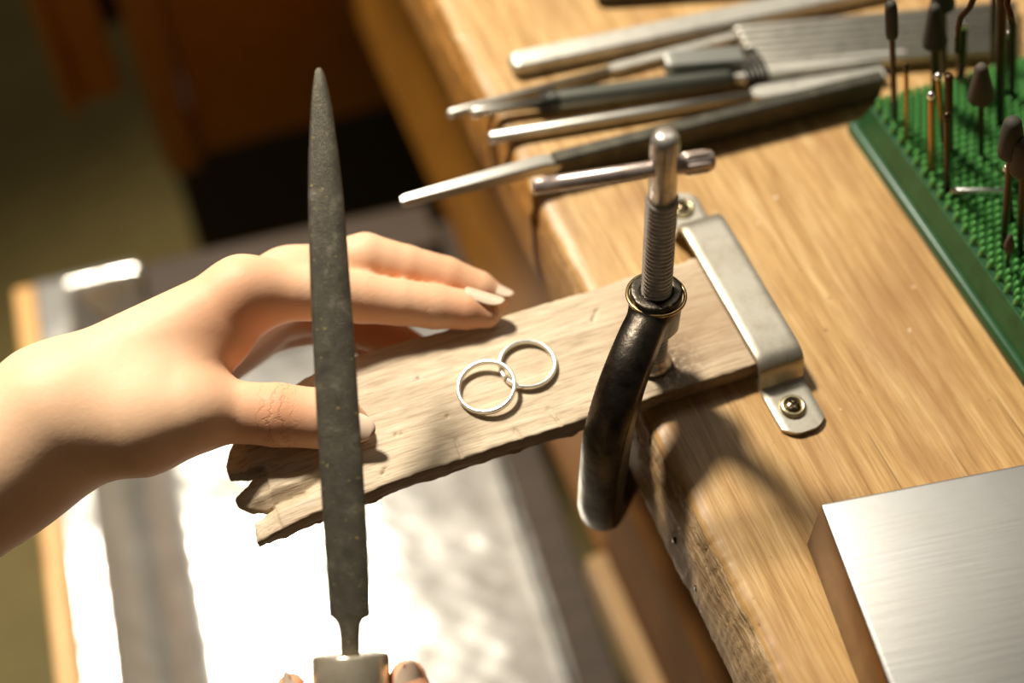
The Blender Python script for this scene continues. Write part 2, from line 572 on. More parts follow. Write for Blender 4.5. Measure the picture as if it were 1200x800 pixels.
zt = NT('zinc_lining')
zn = zt.noise(zt.coords((9, 7, 9)), 3.0, 6, 0.65, 1.2)
zs = zt.noise(zt.coords((60, 60, 60)), 3.0, 4, 0.6)
zt.set(Base__Color=zt.ramp(zn, [(0.3, lin(186, 180, 166)), (0.6, lin(216, 211, 200)), (0.8, lin(228, 224, 214))]), Metallic=0.65,
       Roughness=zt.math('ADD', zt.math('MULTIPLY', zs, 0.10), 0.13), Normal=zt.bump(zn, 0.05, 0.002, zt.bump(zs, 0.03, 0.0006)))
lo = obj('lining', lining_mesh(), zt.m, tray)
so = lo.modifiers.new('thickness', 'SOLIDIFY')
so.thickness = 0.0006
so.offset = -1
lo['label'] = 'shiny grey metal sheet lining'

# ------------------------------------------------------------------ bench pin (carved board the work rests on)
pin_outline = [(0.01562, 0.01116, 0.00900), (-0.00890, 0.01104, 0.00900), (-0.03142, 0.01074, 0.00900), (-0.04981, 0.01215, 0.00900), (-0.06501, 0.01320, 0.00900), (-0.08037, 0.01322, 0.00900), (-0.09145, 0.01171, 0.00900),
               (-0.10240, 0.01023, 0.00900), (-0.11376, 0.00677, 0.00900), (-0.12566, 0.00045, 0.00900), (-0.13341, -0.00509, 0.00900), (-0.13696, -0.01135, 0.00900), (-0.13685, -0.01548, 0.00900), (-0.13185, -0.01701, 0.00900),
               (-0.12635, -0.01770, 0.00900), (-0.12598, -0.01954, 0.00900), (-0.12907, -0.01940, 0.00900), (-0.13277, -0.02172, 0.00900), (-0.13706, -0.02312, 0.00900), (-0.13672, -0.02623, 0.00900), (-0.13335, -0.02946, 0.00900),
               (-0.12917, -0.03168, 0.00900), (-0.13008, -0.03298, 0.00900), (-0.13346, -0.03530, 0.00900), (-0.13470, -0.04223, 0.00900), (-0.12556, -0.04213, 0.00900), (-0.11118, -0.04070, 0.00900), (-0.09666, -0.03955, 0.00900),
               (-0.08931, -0.03897, 0.00900), (-0.06380, -0.03836, 0.00900), (-0.03453, -0.03821, 0.00900), (-0.00090, -0.03832, 0.00900), (0.04005, -0.03857, 0.00900)]
poly = np.array([p[:2] for p in pin_outline] + [(0.0565, -0.0385), (0.0570, 0.0110)])

def poly_sd(X, Y, pts):
    d = np.full(X.shape, 1e9)
    ins = np.zeros(X.shape, bool)
    n = len(pts)
    for i in range(n):
        a, b = pts[i], pts[(i + 1) % n]
        ex, ey = b - a
        wx, wy = X - a[0], Y - a[1]
        t = np.clip((wx * ex + wy * ey) / (ex * ex + ey * ey), 0, 1)
        d = np.minimum(d, (wx - ex * t) ** 2 + (wy - ey * t) ** 2)
        c = (a[1] <= Y) != (b[1] <= Y)
        with np.errstate(divide='ignore', invalid='ignore'):
            xi = a[0] + (Y - a[1]) / (b[1] - a[1]) * (b[0] - a[0])
        ins ^= c & (X < xi)
    d = np.sqrt(d)
    return np.where(ins, -d, d)

def seg2(X, Y, a, b):
    a = np.array(a[:2])
    b = np.array(b[:2])
    d = b - a
    t = np.clip(((X - a[0]) * d[0] + (Y - a[1]) * d[1]) / (d * d).sum(), 0, 1)
    return np.sqrt((X - a[0] - t * d[0]) ** 2 + (Y - a[1] - t * d[1]) ** 2), t

def pin_sdf(X, Y, Z):
    x2, y2 = X[:, :, 0], Y[:, :, 0]
    wob = value_noise(x2, y2, x2 * 0, 0.006, 8) * 0.00022 + value_noise(x2, y2, x2 * 0, 0.0022, 9) * 0.00012
    p2 = poly_sd(x2, y2, poly) + wob
    top = 0.009 + value_noise(x2, y2, x2 * 0, 0.02, 12) * 0.00018
    # worn down towards the carved tip
    top = top - np.clip((-0.112 - x2) / 0.025, 0, 1) ** 1.3 * 0.0014
    # stepped facets on the three prongs
    for (a, b, dep) in (((-0.12478, -0.01931, 0.00900), (-0.12597, -0.03124, 0.00900), 0.0022), ((-0.12535, -0.03311, 0.00900), (-0.12562, -0.04339, 0.00900), 0.0020), ((-0.12861, -0.00654, 0.00900), (-0.13012, -0.01799, 0.00900), 0.002)):
        a = np.array(a[:2]); b = np.array(b[:2])
        nrm = np.array([-(b - a)[1], (b - a)[0]]); nrm /= np.linalg.norm(nrm)
        if nrm[0] > 0:
            nrm = -nrm
        s = (x2 - a[0]) * nrm[0] + (y2 - a[1]) * nrm[1]
        t = ((x2 - a[0]) * (b - a)[0] + (y2 - a[1]) * (b - a)[1]) / ((b - a) ** 2).sum()
        m = (s > 0) & (t > -0.12) & (t < 1.1)
        top = np.where(m, top - dep * 0.35 - np.clip(s / 0.012, 0, 1) * dep * 1.8, top)
    # carved hollow running in from the second notch
    for pts, w0, w1, d0, d1 in (([(-0.12984, -0.03209, 0.00900), (-0.12267, -0.03148, 0.00900), (-0.11560, -0.03147, 0.00900), (-0.10865, -0.02805, 0.00900)], 0.0045, 0.0030, 0.0042, 0.0020),
                                ([(-0.12582, -0.01892, 0.00900), (-0.11899, -0.02317, 0.00900), (-0.11071, -0.02423, 0.00900)], 0.0032, 0.0020, 0.0018, 0.0008)):
        best = np.full(x2.shape, 1e9)
        par = np.zeros(x2.shape)
        for i in range(len(pts) - 1):
            d, t = seg2(x2, y2, pts[i], pts[i + 1])
            m = d < best
            best = np.where(m, d, best)
            par = np.where(m, (i + t) / (len(pts) - 1), par)
        top = top - np.clip(1 - best / (w0 + (w1 - w0) * par), 0, 1) * (d0 + (d1 - d0) * par)
    # saw cuts and nicks along the front edge
    for (a, b) in (((-0.03048, -0.03015, 0.00900), (-0.02908, -0.03743, 0.00900)), ((-0.04405, -0.03395, 0.00900), (-0.04284, -0.03791, 0.00900)), ((0.00035, 0.00201, 0.00900), (-0.00328, -0.00213, 0.00900)),
                   ((-0.08827, -0.03296, 0.00900), (-0.09007, -0.03499, 0.00900)), ((-0.06354, -0.03087, 0.00900), (-0.06374, -0.03736, 0.00900))):
        d, t = seg2(x2, y2, a, b)
        top = top - np.clip(1 - d / 0.0007, 0, 1) * 0.0010
    for (u) in ((-0.08130, -0.02213, 0.00900), (-0.07962, -0.02241, 0.00900), (-0.06315, -0.02115, 0.00900), (-0.06747, -0.00357, 0.00900)):
        d = np.sqrt((x2 - u[0]) ** 2 + (y2 - u[1]) ** 2)
        top = top - np.clip(1 - d / 0.0009, 0, 1) * 0.0014
    # splintered lower half of the front edge
    edge = p2[:, :, None] + np.clip((0.0045 - Z) / 0.0045, 0, 1) * (0.0007 + 0.0006 * value_noise(X, Z * 3, Z, 0.008, 31)) * (Y < -0.03)
    zt_ = Z - top[:, :, None]
    zb = 0.0002 - Z
    # eased edges
    q = np.maximum(edge, zt_)
    ch = (edge + zt_) * 0.7071 + 0.0005 + 0.0003 * value_noise(X, Y, Z, 0.012, 17)
    return np.maximum(np.maximum(q, ch), zb)

pw = NT('pin_wood')
gv = pw.coords((6, 70, 60), (0, 0, math.radians(-6)))
g1 = pw.noise(gv, 4.0, 6, 0.65, 0.8)
g2 = pw.noise(pw.coords((30, 420, 300), (0, 0, math.radians(-6))), 3.0, 3, 0.6)
g3 = pw.noise(pw.coords((22, 22, 22)), 1.5, 4, 0.6)
pc = pw.ramp(g1, [(0.25, lin(176, 152, 122)), (0.5, lin(204, 182, 150)), (0.75, lin(220, 202, 174))])
pc = pw.mix(pw.math('MULTIPLY', pw.ramp(g2, [(0.3, 1.0), (0.52, 0.0)]), 0.5), pc, lin(120, 94, 66))
pc = pw.mix(pw.math('MULTIPLY', pw.ramp(g3, [(0.5, 0.0), (0.75, 1.0)]), 0.35), pc, lin(136, 110, 84))
# black metal dust around the clamp foot and a worn darker patch at its right end
tc = pw.n('ShaderNodeTexCoord')
def spot(c, rad, soft):
    vm = pw.n('ShaderNodeVectorMath', _operation='DISTANCE')
    pw.t.links.new(tc.outputs['Object'], vm.inputs[0])
    vm.inputs[1].default_value = c
    mr = pw.n('ShaderNodeMapRange')
    pw.t.links.new(vm.outputs['Value'], mr.inputs[0])
    mr.inputs[1].default_value = rad + soft
    mr.inputs[2].default_value = rad
    return mr.outputs[0]
dust = pw.noise(pw.coords((500, 500, 500)), 1.0, 5, 0.75)
dm = pw.math('MULTIPLY', spot((0.01290, -0.02693, 0.00900), 0.004, 0.013), pw.ramp(dust, [(0.38, 0.0), (0.52, 1.0)]))
pc = pw.mix(pw.math('MULTIPLY', dm, 0.9), pc, lin(30, 28, 24))
pc = pw.mix(pw.math('MULTIPLY', spot((0.028, -0.015, 0.009), 0.004, 0.03), 0.5), pc, lin(140, 104, 66))
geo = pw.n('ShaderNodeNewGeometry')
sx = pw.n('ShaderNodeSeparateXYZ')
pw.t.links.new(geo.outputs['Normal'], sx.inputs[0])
# the front side has its shade painted into the colour, the top is rubbed pale
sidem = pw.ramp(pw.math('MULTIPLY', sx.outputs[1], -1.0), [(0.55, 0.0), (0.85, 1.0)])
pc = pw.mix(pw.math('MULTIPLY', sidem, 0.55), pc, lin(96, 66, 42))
pw.set(Base__Color=pc, Roughness=0.62, Normal=pw.bump(g2, 0.35, 0.0005, pw.bump(g1, 0.3, 0.0008)))
pw.b.inputs['Specular IOR Level'].default_value = 0.3
pin = obj('bench_pin', surface_net(pin_sdf, (-0.146, -0.047, -0.001), (0.059, 0.0145, 0.0115), 0.0006), pw.m)
tag(pin, 'flat pale wooden bench pin with a notched carved tip, clamped to the workbench', 'bench pin')

# ------------------------------------------------------------------ metal strap over the pin
strap = thing('strap_bracket', 'bent dull metal strap screwed to the bench over the bench pin end', 'bracket', (0.0497, -0.01, 0.0))
def strap_mesh():
    path = [(-0.0648, 0.0002), (-0.060, 0.0002), (-0.052, 0.0002), (-0.0475, 0.0004), (-0.0452, 0.0010), (-0.0437, 0.0022), (-0.0428, 0.0045), (-0.0421, 0.0075),
            (-0.0411, 0.0098), (-0.0395, 0.0111), (-0.0370, 0.0116), (-0.02, 0.0117), (0.0, 0.0117), (0.018, 0.0116), (0.0215, 0.0113), (0.0236, 0.0103), (0.0248, 0.0080),
            (0.0254, 0.0050), (0.0262, 0.0022), (0.0282, 0.0006), (0.032, 0.0002), (0.040, 0.0002), (0.046, 0.0002)]
    fine = []
    for i in range(len(path) - 1):
        (a, b), (c, d) = path[i], path[i + 1]
        k = 4 if i < 3 or i > 18 else 2
        fine += [(a + (c - a) * j / k, b + (d - b) * j / k) for j in range(k)]
    fine.append(path[-1])
    xs = np.linspace(-1, 1, 13)
    V, Fc = [], []
    n = len(xs)
    th = 0.0019
    for side in (0, 1):
        for i, (y, z) in enumerate(fine):
            a, b = fine[max(i - 1, 0)], fine[min(i + 1, len(fine) - 1)]
            ty, tz = b[0] - a[0], b[1] - a[1]
            L = math.hypot(ty, tz)
            ny, nz = -tz / L, ty / L
            for s in xs:
                hw = 0.00835 - 0.0003 * (1 - side) * 0
                if y < -0.044:
                    hw *= 1 - 0.03 * (-0.044 - y) / 0.02
                yy = y
                if y < -0.0590:      # rounded end with clipped corners
                    yy = y + max(0, abs(s) - 0.25) ** 2 * 0.0062 * ((-0.059 - y) / 0.0058)
                if y > 0.040:
                    yy = y - max(0, abs(s) - 0.2) ** 2 * 0.006 * ((y - 0.040) / 0.006)
                e = 0.0004 if (abs(s) > 0.99 and side) else 0
                V.append((0.0497 + s * hw * (1 - (0.02 if side else 0)), yy + ny * (th * side - e), z + nz * (th * side - e)))
    m = len(fine) * n
    for i in range(len(fine) - 1):
        for j in range(n - 1):
            a = i * n + j
            Fc.append((a, a + 1, a + n + 1, a + n))
            Fc.append((m + a, m + a + n, m + a + n + 1, m + a + 1))
        for j in (0, n - 1):
            a = i * n + j
            Fc.append((a, a + n, m + a + n, m + a))
    for i in (0, len(fine) - 1):
        for j in range(n - 1):
            a = i * n + j
            Fc.append((a, m + a, m + a + 1, a + 1))
    bm = bmesh.new()
    bv = [bm.verts.new(v) for v in V]
    for f in Fc:
        bm.faces.new([bv[i] for i in f])
    return bm_mesh(bm)
smooth_angle(keep(obj('strap', strap_mesh(), M['strap']), strap), 40)

def screw_head_sdf(X, Y, Z):
    r_ = np.sqrt(X ** 2 + Y ** 2)
    dome = np.sqrt(X ** 2 + Y ** 2 + (Z + 0.0026) ** 2) - 0.0042
    d = np.maximum(dome, -Z)
    d = np.maximum(d, r_ - 0.0029)
    arm = np.minimum(np.maximum(np.abs(X) - 0.00036, np.abs(Y) - 0.0017), np.maximum(np.abs(Y) - 0.00036, np.abs(X) - 0.0017))
    arm = np.minimum(arm, r_ - 0.0007)
    return np.maximum(d, -np.maximum(arm, 0.0004 - Z))
head_mesh = surface_net(screw_head_sdf, (-0.0034, -0.0034, -0.0003), (0.0034, 0.0034, 0.0020), 0.00013)
head_mesh.materials.append(metal('screw_head_steel', lin(120, 104, 82), 0.3, 0.06, dirt=lin(60, 46, 30), dirt_amt=0.6, dirt_scale=200).m)
washer_mesh = lathe([(0.0030, 0.0002), (0.0044, 0.0002), (0.0046, 0.0005), (0.0043, 0.0010), (0.0037, 0.0014), (0.0031, 0.0013), (0.0029, 0.0008)], 36, cap=False)
washer_mesh.materials.append(metal('washer_brass', lin(206, 190, 150), 0.32, 0.06).m)
for (x, y, rz) in ((0.0489, -0.0548, 0.3), (0.0500, 0.0385, 1.0)):
    sc_ = obj('screw', head_mesh, None)
    sc_.matrix_world = Matrix.Translation((x, y, 0.0024)) @ Matrix.Rotation(rz, 4, 'Z')
    sc_.location = (x - 0.0497, y + 0.01, 0.0027)
    sc_.rotation_euler = (0, 0, rz)
    sc_.parent = strap
    wa = obj('washer', washer_mesh, None)
    wa.parent = sc_
    wa.location = (0, 0, -0.0004)

# ------------------------------------------------------------------ screw clamp
clamp = thing('screw_clamp', 'blackened iron screw clamp with a tommy bar, holding the bench pin down', 'clamp', (0.0088, -0.0256, 0.0))
A0 = Vector((0.0090, -0.0256, 0.011))
A1 = Vector((0.0085, -0.0162, 0.111))
AX = (A1 - A0).normalized()
def along(z):
    return A0 + AX * ((z - A0.z) / AX.z)

def clamp_sdf(X, Y, Z):
    bo, bt = along(0.0295), along(0.0465)
    # boss
    ax = np.array(AX)
    wx, wy, wz = X - bo.x, Y - bo.y, Z - bo.z
    h = wx * ax[0] + wy * ax[1] + wz * ax[2]
    rr = np.sqrt(np.maximum((wx - h * ax[0]) ** 2 + (wy - h * ax[1]) ** 2 + (wz - h * ax[2]) ** 2, 0))
    L = (bt - bo).length
    boss = np.maximum(rr - 0.0080 - 0.0006 * np.clip(h / L, 0, 1), np.maximum(h - L, -h))
    # frame: centre line from the boss, out and down the spine, back under the bench
    path = [(0.0072, -0.0245, 0.0380), (0.0015, -0.0300, 0.0375), (-0.0060, -0.0375, 0.0335), (-0.0125, -0.0440, 0.0255), (-0.0165, -0.0480, 0.0140), (-0.0178, -0.0497, 0.0000),
            (-0.0180, -0.0500, -0.0160), (-0.0174, -0.0495, -0.0310), (-0.0148, -0.0470, -0.0430), (-0.0080, -0.0405, -0.0500), (0.0000, -0.0330, -0.0520), (0.0085, -0.0262, -0.0500)]
    cp = [Vector(p) for p in path]
    path = []
    for i in range(len(cp) - 1):
        p0, p1, p2, p3 = cp[max(i - 1, 0)], cp[i], cp[i + 1], cp[min(i + 2, len(cp) - 1)]
        for q in (0, 0.25, 0.5, 0.75):
            path.append(tuple(0.5 * ((2 * p1) + (p2 - p0) * q + (2 * p0 - 5 * p1 + 4 * p2 - p3) * q * q + (3 * p1 - p0 - 3 * p2 + p3) * q ** 3)))
    path.append(tuple(cp[-1]))
    d = None
    out = np.array([-0.72, -0.69, 0.0])
    tang = np.array([0.69, -0.72, 0.0])
    for i in range(len(path) - 1):
        a, b = np.array(path[i]), np.array(path[i + 1])
        e = b - a
        t = np.clip(((X - a[0]) * e[0] + (Y - a[1]) * e[1] + (Z - a[2]) * e[2]) / (e * e).sum(), 0, 1)
        qx, qy, qz = X - a[0] - t * e[0], Y - a[1] - t * e[1], Z - a[2] - t * e[2]
        # broad across, a little thinner through: flattened round with a raised rib
        w = qx * tang[0] + qy * tang[1]
        k = (i + t) / (len(path) - 1)
        rad = 0.0068 + 0.0012 * np.sin(np.pi * np.clip(k * 1.15, 0, 1))
        f = np.sqrt((w * 0.92) ** 2 + (np.sqrt(np.maximum(qx ** 2 + qy ** 2 + qz ** 2 - w * w, 0)) * 0.98) ** 2) - rad
        f = np.maximum(f, np.abs(w) - rad * 0.90)
        d = f if d is None else np.minimum(d, f)
    d = smin(d, boss, 0.0035)
    # long flutes down both flanks of the spine
    d = d + 0.00012 * value_noise(X, Y, Z, 0.012, 41)
    bore = np.maximum(rr - 0.0050, 0.004 - h)
    # anvil pad under the tabletop
    anv = np.maximum(np.sqrt((X - 0.0086) ** 2 + (Y + 0.0258) ** 2) - 0.0060, np.maximum(Z + 0.0358, -0.050 - Z))
    d = smin(d, anv, 0.002)
    d = np.maximum(d, Z * 0 + np.where(X > -0.004, Z + 0.0357, -1) * (Z < -0.015) - np.where(Z < -0.015, 0, 1))
    return np.maximum(d, -bore)
cf = keep(obj('frame', surface_net(clamp_sdf, (-0.030, -0.062, -0.060), (0.022, -0.010, 0.050), 0.00075), M['iron']), clamp)
cf['label'] = 'blackened iron C-shaped frame'

def thread_mesh(z0, z1, R, pitch, depth, seg=28):
    per = 10
    L = (z1 - z0)
    n = int(L / pitch * per)
    x, y, d = frame(AX)
    V, Fc = [], []
    o = along(z0)
    for i in range(n + 1):
        for k in range(seg):
            a = 2 * math.pi * k / seg
            ph = (i / per + k / seg) % 1.0
            rr = R - depth * (0.5 + 0.5 * math.cos(2 * math.pi * ph)) ** 1.4
            V.append(o + d * (i / n * L) + (x * math.cos(a) + y * math.sin(a)) * rr)
    for i in range(n):
        for k in range(seg):
            k2 = (k + 1) % seg
            Fc.append((i * seg + k, i * seg + k2, (i + 1) * seg + k2, (i + 1) * seg + k))
    Fc.append(tuple(range(seg)))
    Fc.append(tuple(n * seg + k for k in range(seg)))
    bm = bmesh.new()
    bv = [bm.verts.new(v) for v in V]
    for f in Fc:
        bm.faces.new([bv[i] for i in f])
    return bm_mesh(bm)
sp = keep(obj('screw_spindle', thread_mesh(0.014, 0.0875, 0.0050, 0.0018, 0.0008), M['screw_steel']), clamp)
sp['label'] = 'bright threaded steel spindle'
cap_len = (along(0.1125) - along(0.086)).length
keep(obj('spindle_head', lathe([(0.0040, 0), (0.0043, 0.0004), (0.0043, cap_len - 0.0036), (0.0041, cap_len - 0.0018), (0.0034, cap_len - 0.0005), (0.0020, cap_len + 0.0001), (0.0003, cap_len + 0.0003)], 36, AX, along(0.086)), M['screw_steel']), clamp)
keep(obj('swivel_pad', lathe([(0.0045, 0.0), (0.0064, 0.0003), (0.0066, 0.0012), (0.0058, 0.0026), (0.0046, 0.0050), (0.0044, 0.0065)], 36, AX, Vector((0.0091, -0.0257, 0.0093))), M['screw_steel']), clamp)
b0, b1 = Vector((-0.03023, -0.01140, 0.10000)), Vector((0.02306, -0.02007, 0.10000))
bd = (b1 - b0).normalized()
tb = keep(obj('tommy_bar', lathe([(0.0018, 0), (0.0024, 0.0004), (0.0024, (b1 - b0).length - 0.0128), (0.0024, (b1 - b0).length - 0.0124), (0.0030, (b1 - b0).length - 0.0100), (0.0030, (b1 - b0).length - 0.0006), (0.0024, (b1 - b0).length)], 28, bd, b0), M['bar_steel']), clamp)
sd = bd.cross(Vector((0, 0, 1))).normalized()
upv = sd.cross(bd)
# staked ends of the bar: two raised flutes pressed into each end
for (s0, s1, rr, base) in ((0.0005, 0.0085, 0.0018, b0), (-0.0095, -0.0008, 0.00285, b1)):
    for ang in (30, 90, 150, 210, 270, 330):
        a = math.radians(ang)
        off = (sd * math.cos(a) + upv * math.sin(a)) * rr
        fl_ = keep(obj('flute', tube([base + bd * (s0 + (s1 - s0) * q) + off for q in (0, 0.15, 0.5, 0.85, 1)], [0.0001, 0.0007, 0.0008, 0.0007, 0.0001], 8), M['bar_steel']), tb)
        fl_.parent = tb
        fl_.matrix_parent_inverse = Matrix.Identity(4)

# ------------------------------------------------------------------ rings
def ring_mesh(R, w, t, gap=0.0, start=0.0, seg=96):
    """flat wire band: R mid radius, w height, t thickness"""
    sec = [(t / 2 * math.copysign(abs(math.cos(a)) ** 0.7, math.cos(a)), w / 2 * math.copysign(abs(math.sin(a)) ** 0.7, math.sin(a))) for a in [2 * math.pi * k / 14 for k in range(14)]]
    bm = bmesh.new()
    rows = []
    for i in range(seg + (1 if gap else 0)):
        a = start + (2 * math.pi - gap) * i / seg
        rows.append([bm.verts.new(((R + s) * math.cos(a), (R + s) * math.sin(a), z)) for s, z in sec])
    n = len(rows)
    for i in range(n if not gap else n - 1):
        A, B = rows[i], rows[(i + 1) % n]
        for k in range(14):
            k2 = (k + 1) % 14
            bm.faces.new((A[k], B[k], B[k2], A[k2]))
    if gap:
        bm.faces.new(rows[0])
        bm.faces.new(rows[-1])
    return bm_mesh(bm)
rc = (-0.03123, -0.01212, 0.01030)
ringR = obj('ring', ring_mesh(0.00935, 0.0023, 0.0014, 0.10, math.radians(203)), M['silver'])
ringR.location = (rc[0], rc[1], 0.01045)
tag(ringR, 'plain silver ring lying flat on the bench pin with an open joint, nearer the clamp', 'ring', 'silver rings on the bench pin')
rc = (-0.04765, -0.01675, 0.01200)
ringL = obj('ring', ring_mesh(0.00955, 0.0023, 0.0014), M['silver'])
ringL.location = (rc[0], rc[1], 0.0119)
tilt_axis = Vector((-0.22, 0.97, 0)).normalized()
ringL.rotation_mode = 'QUATERNION'
ringL.rotation_quaternion = Matrix.Rotation(math.radians(-9.5), 3, tilt_axis).to_quaternion()
tag(ringL, 'plain closed silver ring leaning on the other ring, nearer the upright file', 'ring', 'silver rings on the bench pin')
ringB = obj('wire_ring', ring_mesh(0.00935, 0.0013, 0.0012), M['brass'])
pb = along(0.0440)
ringB.location = pb
ringB.rotation_mode = 'QUATERNION'
ringB.rotation_quaternion = (Matrix.Rotation(math.radians(3), 3, 'Y') @ AX.to_track_quat('Z', 'Y').to_matrix()).to_quaternion()
tag(ringB, 'thin golden brass wire ring hung around the clamp collar', 'ring')

# ------------------------------------------------------------------ steel bench block
bc = (0.03011, -0.10167, 0.02700)
bs = NT('scratched_block_steel')
s1 = bs.noise(bs.coords((40, 900, 40), (0, 0, math.radians(55))), 1.0, 3, 0.6)
s2 = bs.noise(bs.coords((30, 1100, 30), (0, 0, math.radians(-28))), 1.0, 3, 0.6)
s3 = bs.noise(bs.coords((14, 14, 14)), 2.0, 5, 0.6, 0.4)
hh = bs.math('ADD', bs.math('MULTIPLY', s1, 0.6), s2)
bs.set(Base__Color=bs.mix(bs.math('MULTIPLY', bs.ramp(s3, [(0.45, 0.0), (0.75, 1.0)]), 0.4), lin(190, 187, 180), lin(160, 153, 140)), Metallic=1.0,
       Roughness=bs.math('ADD', bs.math('MULTIPLY', s3, 0.16), 0.36), Normal=bs.bump(hh, 0.16, 0.0005))
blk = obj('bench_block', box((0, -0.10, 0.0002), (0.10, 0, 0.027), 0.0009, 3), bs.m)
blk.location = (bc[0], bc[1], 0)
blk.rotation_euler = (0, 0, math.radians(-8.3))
blk.data.materials.append(metal('block_side_reflection_steel', lin(128, 98, 58), 0.24, 0.06, dirt=lin(84, 58, 26), dirt_amt=0.7, dirt_scale=30).m)  # brown of the dim bench reflection painted into the side faces
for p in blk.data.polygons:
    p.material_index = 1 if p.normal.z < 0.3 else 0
tag(blk, 'thick square steel bench block with a bright scratched top near the bench corner', 'steel block')
smooth_angle(blk, 30)
# ------------------------------------------------------------------ files and tools lying on the bench
def lerp(a, b, t):
    return Vector(a) + (Vector(b) - Vector(a)) * t

def lying(name, label, cat, a, b):
    a, b = Vector(a), Vector(b)
    return thing(name, label, cat, ((a.x + b.x) / 2, (a.y + b.y) / 2, 0.0), 0, 'files and tools lying at the back of the bench')

# dark flat file at the top of the picture
a, b = (0.06498, 0.15375, 0.00300), (0.19047, 0.11988, 0.00300)
t = lying('flat_file', 'dark flat file farthest back on the bench, cut off by the frame', 'file', a, b)
n_ = Vector((0.02, 1, 0)) * 0.0055
smooth_angle(keep(obj('blade', bar([(Vector(a) + n_, 0.0045, 0.0024), (lerp(a, b, 0.02) + n_, 0.0055, 0.0028), (lerp(a, b, 0.98) + n_, 0.0055, 0.0028), (Vector(b) + n_, 0.005, 0.0026)]), M['dark_steel']), t), 30)
# thick square bar
a, b = (0.01596, 0.13092, 0.00640), (0.18132, 0.11967, 0.00640)
dz = Vector((0, 0, -0.0032))
t = lying('square_file', 'thick grey square-edged file with a bright flat top and rounded end', 'file', a, b)
smooth_angle(keep(obj('blade', bar([(Vector(a) + dz, 0.0028, 0.0020), (lerp(a, b, 0.006) + dz, 0.0040, 0.0028), (lerp(a, b, 0.02) + dz, 0.0047, 0.0032), (lerp(a, b, 0.5) + dz, 0.0050, 0.0032), (Vector(b) + dz, 0.0052, 0.0032)]), M['file_grey']), t), 40)
# slim rod
a, b = (-0.01645, 0.11526, 0.00210), (0.10912, 0.11523, 0.00210)
t = lying('needle_file', 'slim pale needle file whose tip overhangs the bench edge, farthest back of the overhanging tips', 'file', a, b)
keep(obj('handle', tube([a, lerp(a, b, 0.004), lerp(a, b, 0.015), lerp(a, b, 0.55)], [0.0008, 0.0016, 0.0020, 0.0019], 16), M['tang']), t)
smooth_angle(keep(obj('blade', bar([(lerp(a, b, 0.552), 0.0018, 0.0019), (lerp(a, b, 0.58), 0.0023, 0.0019), (Vector(b), 0.0019, 0.0016)]), M['file_grey']), t), 40)
# holder with dark body
a, b = (-0.00833, 0.11083, 0.00440), (0.02159, 0.10557, 0.00440)
c, e_ = (0.09635, 0.09253, 0.00460), (0.16718, 0.07914, 0.00400)
t = lying('file_holder', 'dark cylindrical file holder with a pale round tip and wire-wound collar', 'file holder', a, c)
keep(obj('tip_rod', tube([a, lerp(a, b, 0.02), lerp(a, b, 0.07), b], [0.0009, 0.0018, 0.0022, 0.0023], 16), M['tang']), t)
keep(obj('body', tube([lerp(b, c, 0.0), lerp(b, c, 0.008), lerp(b, c, 0.03), lerp(b, c, 0.5), lerp(b, c, 0.97), c], [0.0030, 0.0042, 0.0044, 0.0042, 0.0040, 0.0032], 20),
         metal('holder_body_steel', lin(112, 112, 100), 0.34, 0.05, metallic=0.7).m), t)
w_ = []
for k in range(90):
    q = k / 89
    p = lerp(b, c, -0.04 + 0.10 * q)
    x_, y_, d_ = frame(Vector(c) - Vector(b))
    aa = q * 2 * math.pi * 6
    w_.append(p + (x_ * math.cos(aa) + y_ * math.sin(aa)) * (0.0035 + 0.0012 * min(1, q * 2.4)))
keep(obj('wire_collar', tube(w_, 0.0005, 6), M['wire']), t)
smooth_angle(keep(obj('blade', bar([(lerp(c, e_, 0.0), 0.0020, 0.0020), (lerp(c, e_, 0.06), 0.0036, 0.0026), (Vector(e_), 0.0030, 0.0024)]), M['file_grey']), t), 40)
# flat strip with rounded end
a, b = (0.07219, 0.10506, 0.00750), (0.10210, 0.09749, 0.00750)
t = lying('steel_strip', 'short grey steel strip with a bright rounded end, tied beside the rod bundle', 'metal strip', a, b)
smooth_angle(keep(obj('strip', bar([(Vector(a), 0.0036, 0.0034), (lerp(a, b, 0.03), 0.0046, 0.0038), (lerp(a, b, 0.1), 0.0050, 0.0040), (Vector(b), 0.0050, 0.0040)]),
         metal('strip_steel', lin(150, 148, 138), 0.4, 0.05).m), t), 40)
# bundle of thin rods
a, b = (0.10970, 0.11096, -0.00000), (0.22246, 0.08235, 0.00000)
t = lying('rod_bundle', 'flat bundle of thin grey needle files tied with dark wire behind the bur stand', 'file bundle', a, b)
p0, p1, q0, q1 = Vector((0.10829, 0.11597, 0.00500)), Vector((0.10677, 0.09385, 0.00500)), Vector((0.22481, 0.08880, 0.00500)), Vector((0.21058, 0.06600, 0.00500))
for k in range(7):
    f_ = k / 6
    s_, e_ = lerp(p0, p1, f_), lerp(q0, q1, f_)
    keep(obj('rod', tube([s_, lerp(s_, e_, 0.006), lerp(s_, e_, 0.02), e_], [0.0009, 0.0016, 0.0020, 0.0020], 10), M['file_grey']), t)
    keep(obj('rod', tube([s_ + Vector((0.001, 0.0006, -0.0028)), e_ + Vector((0, 0.0006, -0.0028))], 0.0014, 8), M['file_grey']), t)
wp = []
for k in range(120):
    q = k / 119
    aa = q * 2 * math.pi * 5
    mid = lerp(lerp(p0, q0, 0.02), lerp(p1, q1, 0.02), 0.93)
    wp.append(mid + Vector((0.010 * (q - 0.5) - 0.004, 0.0085 * math.cos(aa), 0.0045 * math.sin(aa) + 0.0005)))
keep(obj('binding_wire', tube(wp, 0.0007, 6), M['wire']), t)
